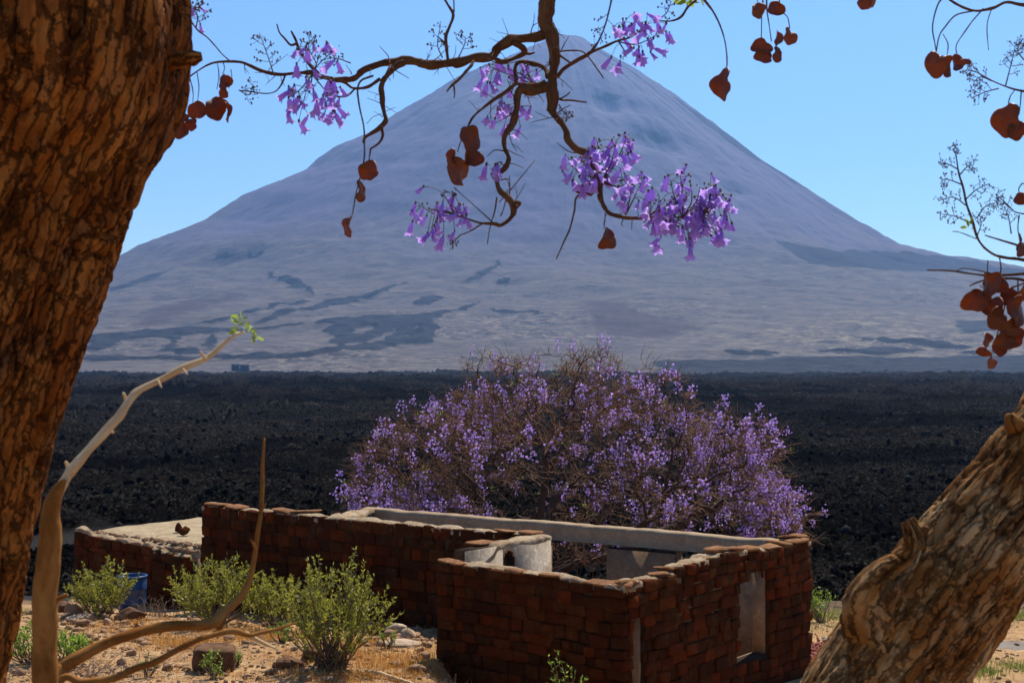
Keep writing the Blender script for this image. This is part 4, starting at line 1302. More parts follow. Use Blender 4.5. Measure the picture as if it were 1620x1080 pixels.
# ---- left tree
DL = 4.0
left = thing('jacaranda_tree', 'near jacaranda with thick rusty trunk on the left and branches overhead', 'tree')
gz = float(ground_z(-1.0, 3.1))
bark_trunk('trunk', [(-1.35, 3.25, gz - 0.2), P(-310, 1500, 3.15), P(-190, 1080, 3.1), P(-132, 800, 3.05), P(-78, 560, 3.0), P(-10, 330, 3.0), P(34, 215, 3.0), P(64, 110, 3.0), P(70, -10, 3.0), P(60, -160, 3.0)],
           [0.33, 0.27, 0.245, 0.245, 0.25, 0.258, 0.262, 0.298, 0.30, 0.24], left, M['bark_trunk'], 5, K=40, stretch=2.6, nth=560, ns=720, depth=0.0078, lump=0.022)
branch_mesh('stub', [P(240, 100, 3.0), P(280, 94, 2.98), P(305, 90, 2.97), P(318, 89, 2.97)], [0.026, 0.021, 0.019, 0.011], M['bark_trunk'], left, 12, 6, 0.2, 3)

def br(pts, w, d=DL, tree=None, mat='twig_bark', seed=0, name='branch', dz=None, **kw):
    """branch from photo points, widths in photo px"""
    n = len(pts)
    ds = np.full(n, d) if dz is None else np.interp(np.linspace(0, 1, n), np.linspace(0, 1, len(dz)), dz)
    Q = [P(p[0], p[1], dd) for p, dd in zip(pts, ds)]
    return branch_mesh(name, Q, [q / 2 / F * d for q in w], M[mat], tree, seed=seed, **kw)
# limb out of the frame that carries the hanging branches
br([(60, -130), (220, -300), (480, -380), (700, -330), (830, -190), (858, -60), (862, 0), (864, 31), (871, 58), (878, 97), (875, 128), (873, 156), (870, 177)],
   [120, 90, 70, 55, 40, 30, 26, 25, 23, 20, 19, 18, 14], DL, left, 'twig_bark', 1, name='limb', dz=[3.0, 3.6, 4.0, 4.0, 4.0, 4.0])
br([(870, 172), (880, 184), (889, 194), (898, 208), (901, 222), (913, 236), (928, 245), (938, 258), (944, 272), (950, 288), (940, 300), (934, 308)], [14, 12, 11, 11, 12, 12, 10, 7], DL, left, seed=2, dz=[4.0, 3.95])
br([(950, 286), (952, 315), (963, 336), (987, 344), (1014, 346), (1049, 345), (1107, 342), (1132, 339)], [9, 8, 7, 5, 4, 3, 2], DL, left, seed=3, dz=[3.95, 3.9])
br([(934, 308), (920, 306), (908, 300)], [7, 4, 3], DL, left, seed=33, dz=[3.95, 3.95])
br([(948, 282), (962, 292), (978, 296)], [7, 4, 2], DL, left, seed=34, dz=[3.95, 3.93])
br([(868, 52), (858, 56), (830, 61), (808, 65), (788, 76), (777, 91), (755, 92), (730, 94), (703, 101), (670, 101), (641, 98), (615, 100), (600, 103), (578, 111), (563, 124), (540, 128), (520, 128)], [18, 17, 17, 15, 14, 14, 13, 11, 9], DL, left, seed=4, dz=[4.0, 4.05, 4.0])
br([(530, 128), (500, 117), (489, 113), (462, 116), (438, 118), (415, 113), (395, 104), (380, 99), (350, 98), (328, 104), (305, 118), (288, 134), (280, 158)], [8, 7, 6, 5, 4, 3, 2.5, 2], DL, left, seed=5, dz=[4.0, 3.9])
br([(641, 100), (629, 106), (613, 121), (606, 134), (603, 159), (607, 178), (610, 191), (602, 202), (590, 210), (578, 218), (575, 226)], [12, 10, 9, 8, 9, 6, 4], DL, left, seed=6, dz=[4.0, 3.95])
br([(604, 200), (605, 213), (598, 226), (586, 235)], [6, 5, 4, 3], DL, left, seed=7, dz=[3.95, 3.92])
br([(590, 120), (572, 128), (566, 142), (567, 159), (574, 194), (577, 226), (574, 262), (567, 290), (562, 312), (557, 342)], [4, 3, 3, 2.5, 2.5, 2, 2, 2], DL, left, seed=8, dz=[4.0, 3.9])
br([(586, 235), (584, 250), (583, 260)], [2.5, 2, 2], DL, left, seed=9, dz=[3.92, 3.9])
br([(600, 125), (582, 136), (560, 140), (545, 130), (520, 122)], [6, 5, 4, 3], DL, left, seed=10, dz=[4.0, 4.05])
br([(560, 140), (548, 152), (530, 152), (515, 142)], [3, 3, 2], DL, left, seed=11, dz=[4.03, 4.0])
br([(874, 141), (850, 141), (827, 145), (819, 156), (817, 172), (812, 194), (802, 208), (797, 220), (797, 234), (804, 250), (800, 264), (789, 277), (787, 290), (790, 302), (803, 312), (813, 324), (812, 338), (804, 349), (792, 357)],
   [16, 14, 12, 12, 11, 9, 8, 8, 8, 8, 11, 8, 7], DL, left, seed=12, dz=[4.0, 3.9])
br([(812, 322), (822, 322), (818, 330)], [10, 6, 3], DL, left, seed=35, dz=[3.9, 3.9])
br([(792, 357), (780, 353), (760, 352), (738, 346), (711, 338), (692, 333)], [6, 4, 3, 2], DL, left, seed=13, dz=[3.9, 3.85])
br([(765, 353), (742, 366), (728, 372)], [3, 2, 1.5], DL, left, seed=36, dz=[3.88, 3.86])
br([(862, 130), (847, 136), (828, 134), (816, 133), (800, 146), (785, 156), (766, 170), (750, 184), (742, 196), (740, 208)], [8, 7, 6, 6, 5, 4, 3, 2.5], DL, left, seed=14, dz=[4.0, 3.92])
br([(752, 182), (740, 200), (730, 222), (724, 240)], [3, 2.5, 2, 2], DL, left, seed=15, dz=[3.93, 3.9])
br([(866, 122), (863, 112), (852, 103), (840, 101), (822, 99), (815, 110), (817, 130)], [10, 9, 8, 7, 6, 6, 6], DL, left, seed=16, dz=[4.0, 4.08, 4.0])
br([(812, 66), (822, 74), (828, 84), (812, 93), (796, 98), (780, 92)], [10, 9, 8, 7, 6], DL, left, seed=17, dz=[4.0, 4.06, 4.0])
br([(828, 84), (838, 85), (846, 83)], [6, 4, 2], DL, left, seed=37, dz=[4.05, 4.04])
br([(880, 122), (890, 112), (913, 97), (928, 89), (936, 83), (955, 75), (972, 67), (990, 60)], [8, 7, 6, 5, 4, 3], DL, left, seed=18, dz=[4.0, 3.95])
br([(936, 84), (945, 68), (956, 44), (962, 24), (968, -6)], [4, 3, 2.5, 2], DL, left, seed=19, dz=[3.97, 3.95])
br([(905, 101), (884, 84), (905, 80), (925, 84), (945, 110), (955, 124)], [3, 3, 2, 1.5], DL, left, seed=38, dz=[3.97, 3.9])
br([(708, 98), (706, 80), (705, 62), (712, 44), (718, 23), (708, 8), (697, -8)], [6, 5, 5, 5, 4, 4], DL, left, seed=20, dz=[4.0, 3.95])
br([(705, 70), (697, 62), (692, 58)], [4, 3, 2], DL, left, seed=39, dz=[3.98, 3.96])
br([(718, 20), (718, 4), (717, -8)], [3, 2.5, 2], DL, left, seed=40, dz=[3.96, 3.95])
br([(748, 96), (744, 106), (730, 121), (716, 134), (707, 145)], [6, 5, 4, 3], DL, left, seed=21, dz=[4.0, 3.92])
br([(718, 134), (719, 146), (718, 156)], [3, 2.5, 1.5], DL, left, seed=41, dz=[3.93, 3.92])
br([(506, 120), (490, 102), (478, 88), (473, 80), (468, 64), (463, 54), (461, 50)], [6, 5, 5, 4, 3], DL, left, seed=22, dz=[4.0, 3.95])
br([(470, 70), (460, 72), (450, 62), (442, 52), (438, 38)], [4, 3, 2.5, 2], DL, left, seed=23, dz=[3.96, 3.93])
br([(452, 120), (446, 134), (436, 145), (420, 148), (398, 145), (378, 143)], [3, 2.5, 2, 1.5], DL, left, seed=24, dz=[3.97, 3.9])
br([(933, 306), (914, 311), (908, 335), (901, 362), (890, 388), (880, 409)], [4, 3, 3, 2.5, 2, 2], DL, left, seed=25, dz=[3.95, 3.88])
br([(876, 150), (888, 158), (905, 159), (928, 162)], [5, 4, 3, 2], DL, left, seed=26, dz=[4.0, 3.95])
br([(884, 158), (895, 152), (902, 146)], [3, 2, 1.5], DL, left, seed=42, dz=[3.99, 3.95])
br([(1108, -8), (1100, 2), (1088, 12), (1076, 28), (1060, 34), (1041, 33)], [5, 4, 4, 3, 2], DL, left, seed=27, dz=[4.0, 3.95])
br([(862, -60), (960, -110), (1060, -70), (1108, -8), (1131, 23), (1146, 62), (1150, 101), (1146, 115)], [14, 10, 6, 4, 2.2, 2, 2], DL, left, seed=28, dz=[4.0, 3.9, 3.9])
br([(960, -110), (1100, -95), (1200, -55), (1300, -50), (1372, -40), (1376, -2)], [9, 7, 5, 4, 3, 2], DL, left, seed=29, dz=[4.0, 4.0])
br([(1205, -54), (1207, -10), (1205, 30), (1204, 62)], [2.5, 2, 1.6], DL, left, seed=30)
br([(1213, -54), (1212, 0), (1216, 36), (1220, 66)], [2.5, 2, 1.6], DL, left, seed=31)
br([(1230, -54), (1234, 10), (1246, 28), (1250, 46)], [2.2, 1.8, 1.5], DL, left, seed=32)
br([(1196, -54), (1198, -10), (1199, 8)], [2.2, 1.8, 1.5], DL, left, seed=43)
br([(957, 336), (957, 348), (956, 362)], [2, 1.8, 1.5], DL, left, seed=44, dz=[3.93, 3.93])
br([(780, 352), (750, 325), (718, 296)], [2, 1.5, 1.2], DL, left, seed=45, dz=[3.9, 3.9])
br([(790, 320), (820, 286), (846, 254)], [2, 1.5, 1.2], DL, left, seed=46, dz=[3.9, 3.95])
br([(786, 312), (782, 335), (775, 360), (771, 386)], [3, 2, 1.5], DL, left, seed=47, dz=[3.9, 3.88])
br([(365, 98), (348, 82), (330, 62), (310, 44), (290, 14), (262, -30)], [2, 2, 2.5, 3, 5], DL, left, seed=48, dz=[3.9, 3.6])
br([(310, 44), (300, 30), (305, 14)], [2, 1.5, 1], DL, left, seed=49, dz=[3.8, 3.8])
br([(278, 130), (284, 150), (283, 172)], [2, 2, 2], DL, left, seed=50, dz=[3.9, 3.9])
for i, (a, b) in enumerate([((344, 98), (343, 142)), ((352, 97), (352, 118)), ((312, 114), (312, 162)), ((300, 124), (305, 166)), ((365, 110), (362, 140))]):
    br([a, ((a[0] + b[0]) / 2 + 3, (a[1] + b[1]) / 2), b], [1.6, 1.4, 1.3], DL, left, seed=60 + i, dz=[3.9, 3.9])
# fine bare flower stalks on the branches
def sprig(tree, pts, d, seed, n=9, L=22, bsize=0.0022, mat='twig_bark'):
    r = np.random.default_rng(seed)
    mb = MB(); bm = MB()
    C = catmull([P(p[0], p[1], d) for p in pts], 8)
    V, fs = tube(C, np.linspace(0.0021, 0.0009, len(C)), 5); mb.add(V, fs)
    for k in range(n):
        i = int((0.25 + 0.75 * (k + 0.5) / n) * (len(C) - 1)); b = C[i]
        sgn = 1 if k % 2 else -1
        t = C[min(i + 1, len(C) - 1)] - C[max(i - 1, 0)]; t /= np.linalg.norm(t)
        side = np.cross(t, [0, 1, 0]) * sgn
        l = L / F * d * r.uniform(0.5, 1.1) * (1.15 - 0.6 * k / n)
        e = b + (side * 0.8 + t * 0.5 + r.normal(size=3) * 0.15) * l
        V, fs = tube(catmull([b, (b + e) / 2 + np.array([0, 0, -0.002]), e], 3), [0.0009] * 7, 4); mb.add(V, fs)
        for q in range(3):
            e2 = b + (e - b) * r.uniform(0.5, 1) + r.normal(size=3) * 0.007
            V, fs = tube(np.array([b + (e - b) * 0.6, e2]), 0.0006, 3); mb.add(V, fs)
            bud_cloud(bm, e2, 1, 0.001, bsize, r)
        bud_cloud(bm, e, 2, 0.004, bsize, r)
    o = link('flower_stalk', mb.mesh('flower_stalk', True), M['calyx'], tree)
    link('buds', bm.mesh('buds'), M['calyx'], o, kind='stuff')
    return o
sprig(left, [(433, 118), (424, 90), (410, 52)], 3.92, 1, 8, 20)
sprig(left, [(968, 0), (958, 40), (945, 70)], 3.95, 2, 7, 26)
sprig(left, [(1040, 33), (1055, 20), (1062, 2)], 3.95, 3, 6, 20)
sprig(left, [(725, 92), (735, 70), (736, 58)], 3.97, 4, 6, 18)
sprig(left, [(700, 92), (692, 70), (697, 40)], 3.97, 5, 6, 16)
sprig(left, [(378, 143), (395, 150), (400, 132)], 3.9, 6, 6, 18)
sprig(left, [(500, 100), (488, 74), (496, 60)], 3.97, 7, 8, 22)
sprig(left, [(310, 44), (312, 26), (300, 8)], 3.8, 8, 8, 24)
sprig(left, [(884, 165), (892, 178), (900, 186)], 3.95, 9, 6, 16)
sprig(left, [(728, 372), (720, 380), (714, 386)], 3.86, 10, 4, 10)
sprig(left, [(555, 100), (530, 92), (506, 96)], 3.97, 11, 7, 16)
def side_twigs(tree, paths, seed, d=3.98):
    r = np.random.default_rng(seed); mb = MB()
    for pts, n in paths:
        C = catmull([np.array([p[0], p[1], 0.0]) for p in pts], 8)
        for _ in range(n):
            i = int(r.integers(1, len(C) - 1)); b = C[i]; t = C[i + 1] - C[i - 1]; t /= np.linalg.norm(t)
            sd = 1 if r.random() < 0.5 else -1
            dr = np.array([-t[1], t[0], 0]) * sd + t * r.normal() * 0.8; dr /= np.linalg.norm(dr)
            L = r.uniform(10, 42)
            q = [b, b + dr * L * 0.45 + r.normal(size=3) * 3, b + dr * L + r.normal(size=3) * 5]
            Q = catmull([P(v[0], v[1], d + r.normal() * 0.02) for v in q], 4)
            w = r.uniform(1.2, 2.6) / 2 / F * d
            V, fs = tube(Q, np.linspace(w, w * 0.45, len(Q)), 5); mb.add(V, fs)
            if r.random() < 0.5:
                e = Q[4] + (Q[-1] - Q[0]) * 0.35 + r.normal(size=3) * 0.012
                V, fs = tube(np.array([Q[4], (Q[4] + e) / 2 + r.normal(size=3) * 0.003, e]), [w * 0.6, w * 0.5, w * 0.35], 4); mb.add(V, fs)
    link('twigs', mb.mesh('twigs', True), M['twig_bark'], tree, kind='stuff')
side_twigs(left, [([(858, 56), (808, 65), (777, 91), (703, 101), (641, 98), (578, 111), (520, 128)], 26), ([(500, 117), (438, 118), (380, 99)], 8), ([(874, 141), (827, 145), (812, 194), (797, 234), (804, 250), (788, 290), (813, 324)], 18),
                  ([(870, 172), (901, 222), (944, 272), (950, 288)], 12), ([(952, 315), (987, 344), (1049, 345)], 8), ([(866, 20), (878, 97), (872, 156)], 10), ([(629, 106), (604, 159), (606, 200)], 7), ([(840, 101), (816, 133), (750, 184)], 8)], 88)
# flowers
panicle(left, (497, 112), (506, 96), (36, 30), 11, 3.93, 201, 3, 10)
panicle(left, (494, 118), (494, 164), (44, 42), 30, 3.92, 202, 4, 12)
panicle(left, (975, 66), (1014, 62), (42, 34), 24, 3.93, 203, 4, 16)
panicle(left, (980, 68), (985, 98), (24, 12), 3, 3.93, 204, 1, 3)
panicle(left, (846, 134), (802, 130), (44, 30), 16, 4.06, 205, 4, 10)
panicle(left, (812, 180), (808, 184), (34, 26), 14, 4.06, 206, 3, 8)
panicle(left, (720, 340), (692, 340), (42, 40), 26, 3.85, 207, 4, 16)
panicle(left, (788, 280), (779, 276), (14, 9), 4, 3.9, 208, 1, 3)
panicle(left, (944, 282), (920, 270), (30, 34), 18, 3.93, 209, 3, 12)
panicle(left, (950, 290), (968, 252), (36, 38), 28, 3.99, 210, 4, 16)
panicle(left, (990, 340), (1000, 302), (28, 34), 16, 3.9, 211, 3, 12)
panicle(left, (1020, 346), (1050, 346), (32, 48), 20, 3.9, 212, 4, 14)
panicle(left, (1080, 344), (1092, 318), (46, 48), 34, 3.88, 213, 5, 20)
panicle(left, (1110, 342), (1130, 340), (28, 40), 20, 3.88, 214, 4, 16)
panicle(left, (1060, 346), (1082, 366), (36, 30), 14, 3.88, 215, 3, 8)
panicle(left, (306, 14), (312, 26), (22, 24), 5, 3.8, 216, 3, 10, 0.6)
# pods
for (px, py, rx, ry) in [(278, 204, 15, 16), (284, 186, 10, 10), (311, 175, 15, 15), (303, 197, 11, 10), (341, 172, 16, 19), (353, 130, 11, 13), (356, 148, 9, 8), (361, 178, 5, 16),
                         (283, 158, 6, 16), (582, 271, 16, 17), (568, 303, 5, 16), (552, 358, 7, 18), (721, 272, 14, 25), (716, 250, 9, 12), (746, 220, 17, 20), (748, 250, 15, 16), (958, 379, 13, 18), (1139, 136, 12, 24),
                         (1199, 17, 12, 13), (1229, 14, 13, 13), (1248, 58, 12, 13), (1232, 60, 4, 12), (1206, 74, 16, 13), (1212, 90, 14, 12), (1228, 86, 9, 12), (1366, 4, 9, 13), (1380, 4, 6, 10)]:
    pod(px, py, rx, ry, 3.9, left, random.uniform(-0.6, 0.6), random.uniform(-0.35, 0.35) + (0.4 if (px, py) == (552, 358) else 0))

# ---- right tree: leaning trunk low on the right, twigs and pods along the right edge
right = thing('jacaranda_tree', 'leaning bare jacaranda trunk at lower right with brown pods above it', 'tree')
bark_trunk('trunk', [(0.55, 3.3, float(ground_z(0.55, 3.3)) - 0.2), P(1240, 1420, 3.25), P(1330, 1210, 3.2), P(1412, 1060, 3.2), P(1488, 950, 3.2), P(1562, 850, 3.2), P(1634, 755, 3.2), P(1700, 650, 3.25), P(1770, 450, 3.4), P(1790, 200, 3.6), P(1780, -60, 3.8)],
           [0.20, 0.165, 0.155, 0.150, 0.150, 0.142, 0.128, 0.118, 0.10, 0.08, 0.06], right, M['bark_limb'], 15, K=26, stretch=2.6, nth=380, ns=680, depth=0.0055, lump=0.016)
bark_trunk('burl', [P(1420, 1080, 3.16), P(1392, 1010, 3.14), P(1385, 958, 3.13), P(1404, 918, 3.12), P(1436, 892, 3.12), P(1449, 868, 3.12), P(1447, 845, 3.12), P(1437, 822, 3.12)], [0.06, 0.075, 0.07, 0.052, 0.032, 0.022, 0.018, 0.011], right, M['bark_limb'], 33, K=9, stretch=2.6, nth=90, ns=150, depth=0.006, lump=0.012)
branch_mesh('stub', [P(1448, 868, 3.13), P(1458, 850, 3.13), P(1465, 832, 3.12)], [0.018, 0.013, 0.005], M['bark_limb'], right, 9, 6, 0.2, 72)
branch_mesh('stub', [P(1618, 690, 3.15), P(1604, 668, 3.13), P(1598, 654, 3.13)], [0.03, 0.018, 0.009], M['bark_limb'], right, 9, 6, 0.2, 73)
DR = 3.8
def rb(pts, w, seed, d=DR): return br(pts, w, d, right, 'twig_bark', seed)
rb([(1785, 60), (1700, 20), (1620, 8), (1591, 3), (1570, 12), (1541, 17), (1515, 8), (1494, -6)], [14, 8, 6, 5, 4, 3], 101)
rb([(1545, 17), (1513, 24), (1494, 44), (1486, 58), (1481, 84)], [3, 2.5, 2, 2], 102)
rb([(1494, -6), (1484, 8), (1475, 42), (1479, 70), (1482, 88)], [3, 2.5, 2, 2], 103)
rb([(1555, 14), (1534, 40), (1514, 70), (1515, 90)], [2.5, 2, 1.8], 104)
rb([(1492, 54), (1500, 70), (1498, 92)], [1.8, 1.6, 1.5], 105)
rb([(1570, 12), (1562, 40), (1564, 80)], [2, 1.6, 1.2], 106)
rb([(1784, 180), (1700, 160), (1620, 145), (1591, 137), (1569, 128), (1545, 114)], [10, 6, 3, 2.5, 2], 107)
rb([(1606, 142), (1598, 154), (1594, 172)], [2, 1.8, 1.5], 108)
rb([(1616, 145), (1614, 165), (1612, 182)], [2, 1.8, 1.5], 109)
rb([(1770, 450), (1690, 425), (1620, 412), (1592, 407), (1569, 400), (1547, 379), (1537, 346), (1525, 306), (1516, 267), (1511, 240)], [12, 7, 5, 4, 4, 3.5, 3, 2], 110)
rb([(1690, 430), (1620, 432), (1580, 436), (1541, 433), (1500, 428), (1466, 427)], [6, 4, 3.5, 3, 2], 111)
rb([(1690, 420), (1620, 391), (1590, 382), (1558, 372)], [6, 4, 3, 2], 112)
rb([(1690, 440), (1640, 446), (1600, 441), (1572, 440), (1548, 446), (1534, 452)], [6, 4, 3, 2], 113)
rb([(1580, 436), (1550, 428), (1525, 424), (1510, 430)], [2.5, 2, 1.5], 114)
rb([(1545, 378), (1520, 368), (1507, 366)], [2, 1.5, 1.2], 115)
rb([(1770, 380), (1690, 345), (1616, 338), (1600, 330), (1590, 322)], [7, 4, 2.5, 2, 1.5], 116)
rb([(1563, 412), (1562, 426), (1563, 446)], [2.2, 2, 1.6], 117)
rb([(1582, 408), (1584, 424), (1583, 436)], [2.2, 2, 1.6], 118)
rb([(1610, 440), (1610, 470), (1606, 500), (1600, 520)], [2.2, 2, 1.6], 119)
rb([(1585, 440), (1590, 480), (1580, 520), (1572, 545)], [2.2, 2, 1.6], 120)
rb([(1612, 340), (1610, 360), (1612, 376)], [2.2, 2, 1.6], 121)
rb([(1618, 290), (1612, 300), (1616, 312)], [2, 1.8, 1.6], 122)
rb([(1690, 345), (1650, 300), (1618, 290)], [4, 3, 2], 123)
rb([(1640, 440), (1600, 455), (1572, 462), (1550, 452)], [3, 2.5, 2], 124)
for k, (pts, n, L) in enumerate([([(1530, 326), (1508, 312), (1484, 318)], 7, 14), ([(1527, 316), (1545, 300), (1566, 290)], 7, 14), ([(1522, 292), (1500, 284), (1490, 286)], 6, 14),
                                 ([(1519, 276), (1530, 264), (1541, 260)], 6, 12), ([(1516, 268), (1500, 260), (1488, 260)], 5, 12), ([(1511, 242), (1508, 236), (1515, 234)], 5, 12), ([(1534, 352), (1510, 342), (1486, 338)], 7, 14),
                                 ([(1545, 345), (1560, 326), (1586, 318)], 7, 14), ([(1600, 330), (1588, 318), (1576, 308)], 7, 14), ([(1545, 375), (1552, 356), (1550, 340)], 5, 12), ([(1545, 114), (1536, 112), (1530, 110)], 6, 18),
                                 ([(1569, 128), (1552, 122), (1540, 130)], 8, 18), ([(1591, 136), (1600, 100), (1608, 66)], 9, 20), ([(1580, 140), (1558, 146), (1536, 156)], 9, 18), ([(1600, 370), (1596, 345), (1590, 330)], 6, 14),
                                 ([(1620, 95), (1610, 80), (1618, 60)], 7, 16)]):
    sprig(right, pts, DR, 300 + k, n, L, 0.0017)
for (px, py, rx, ry) in [(1475, 105, 14, 20), (1498, 106, 13, 17), (1516, 100, 5, 14), (1526, 98, 12, 5), (1592, 191, 20, 25), (1611, 207, 16, 16), (1618, 315, 9, 11), (1616, 390, 11, 17), (1562, 452, 6, 22), (1580, 448, 18, 17),
                         (1541, 476, 20, 19), (1560, 480, 13, 15), (1576, 486, 14, 17), (1597, 470, 16, 16), (1584, 506, 16, 17), (1607, 492, 18, 24), (1600, 520, 15, 14), (1590, 538, 17, 17), (1611, 534, 15, 16), (1562, 538, 9, 12), (1558, 557, 11, 8),
                         (1570, 571, 9, 13), (1578, 552, 12, 12), (1620, 462, 12, 18), (1604, 508, 9, 9)]:
    pod(px, py, rx, ry, DR - 0.05 + random.uniform(-0.05, 0.05), right, random.uniform(-0.6, 0.6), random.uniform(-0.35, 0.35))
def leaf_tuft(parent, px, py, d, n, L, seed, mat='young_leaf', spread=1.0):
    r = np.random.default_rng(seed); c = P(px, py, d); mb = MB()
    for _ in range(n):
        dd = r.normal(size=3) * spread + np.array([0, 0, 0.5]); dd /= np.linalg.norm(dd)
        a = np.cross(dd, r.normal(size=3)); a /= np.linalg.norm(a)
        l = L * r.uniform(0.6, 1.2); w = l * 0.22; up = np.cross(a, dd) * l * 0.12
        b = c + r.normal(size=3) * L * 0.25
        mb.add([b, b + dd * l * .35 + a * w, b + dd * l * .75 + a * w * .8, b + dd * l, b + dd * l * .75 - a * w * .8, b + dd * l * .35 - a * w, b + dd * l * .5 + up], np.array([[0, 1, 6], [1, 2, 6], [2, 3, 6], [3, 4, 6], [4, 5, 6], [5, 0, 6]]), r.random())
    return link('leaves', mb.mesh('leaves', False, 'rnd'), M[mat], parent, kind='stuff')
leaf_tuft(right, 1535, 356, DR, 9, 0.022, 5)
leaf_tuft(left, 1086, 0, 4.0, 14, 0.03, 6)
leaf_tuft(left, 1100, -4, 4.0, 10, 0.03, 8)

# ---- bare sapling and bent dead stems at lower left
sap = thing('bare_sapling', 'pale bare stem rising from lower left, bent right, tiny green leaves at tip', 'sapling')
DS = 2.3
br([(66, 1650), (70, 1300), (72, 1080), (76, 950), (79, 860), (81, 815), (86, 792), (95, 772), (103, 758)], [42, 42, 40, 38, 35, 30, 25, 17, 9], DS, sap, 'brown_bark', 151, 'stem', sides=14, knob=0.08, wob=0.3)  # lower stem in browner bark, its shade put into the colour
br([(82, 800), (92, 778), (112, 744), (140, 710), (168, 680), (190, 660), (203, 638), (217, 621), (250, 603), (290, 584), (325, 567), (350, 548), (372, 531), (386, 524)],
   [20, 18, 16, 15, 14, 14, 13, 13, 11, 10, 9, 8, 7, 5], DS, sap, 'pale_bark', 156, 'branch', dz=[2.3, 2.35, 2.45], sides=14, knob=0.12, wob=0.35)  # upper length in paler bark, sunlight put into the colour
for i, (a_, b_, w_) in enumerate([((112, 744), (104, 730), 9), ((168, 680), (180, 684), 8), ((203, 638), (196, 622), 9), ((250, 603), (256, 613), 6), ((325, 567), (318, 556), 6), ((290, 584), (297, 592), 5)]):
    br([a_, ((a_[0] + b_[0]) / 2, (a_[1] + b_[1]) / 2), b_], [w_, w_ * 0.8, w_ * 0.5], 2.38, sap, 'pale_bark', 160 + i, 'stub', dz=[2.37, 2.36], sides=8)
br([(76, 960), (96, 946), (108, 940)], [12, 9, 5], 2.3, sap, 'brown_bark', 170, 'stub', sides=8)
for i, (q, s) in enumerate([((376, 512), 7), ((382, 503), 7), ((367, 521), 5), ((396, 528), 6), ((404, 535), 4), ((388, 520), 5)]):
    leaf_tuft(sap, q[0], q[1], 2.45, s, 0.014, 20 + i, spread=1.2)
dead = thing('dead_branch', 'bent brown dead stem at bottom left with an upright grey tip', 'branch')
br([(60, 1400), (70, 1180), (84, 1080), (100, 1055), (150, 1025), (210, 1002), (260, 990), (310, 986), (342, 982), (360, 962), (385, 935), (396, 908), (404, 870), (412, 810), (416, 750), (419, 692)],
   [24, 23, 21, 20, 19, 18, 17, 16, 19, 13, 11, 9, 8, 7, 6, 4], 2.6, dead, 'brown_bark', 152, 'stem', dz=[2.5, 2.6, 2.7, 2.75], sides=12, knob=0.10)
br([(343, 984), (345, 996), (343, 1004)], [12, 9, 4], 2.68, dead, 'brown_bark', 153, 'stub', sides=8)
for i, (a_, b_, w_, dd) in enumerate([((210, 1002), (217, 984), 7, 2.62), ((150, 1025), (142, 1012), 7, 2.6), ((260, 990), (252, 1004), 6, 2.64), ((404, 870), (396, 852), 5, 2.7), ((412, 810), (420, 796), 4, 2.72)]):
    br([a_, ((a_[0] + b_[0]) / 2 + 1, (a_[1] + b_[1]) / 2), b_], [w_, w_ * 0.8, w_ * 0.5], dd, dead, 'brown_bark', 171 + i, 'stub', sides=8)
dead2 = thing('dead_branch', 'thin forked dead stem at bottom left lying below the bent one', 'branch')
br([(30, 1400), (60, 1180), (95, 1078), (130, 1078), (180, 1070), (225, 1056), (265, 1034), (300, 1015), (340, 1003), (372, 998), (396, 1003), (420, 998), (445, 992), (468, 984)],
   [16, 14, 12, 12, 11, 11, 10, 10, 9, 10, 9, 7, 5, 3], 2.55, dead2, 'brown_bark', 154, 'stem', dz=[2.5, 2.55, 2.65], sides=10, knob=0.1)
br([(388, 1000), (405, 1010), (425, 1020), (440, 1026)], [9, 7, 5, 3], 2.62, dead2, 'pale_bark', 155, 'stem', sides=8)

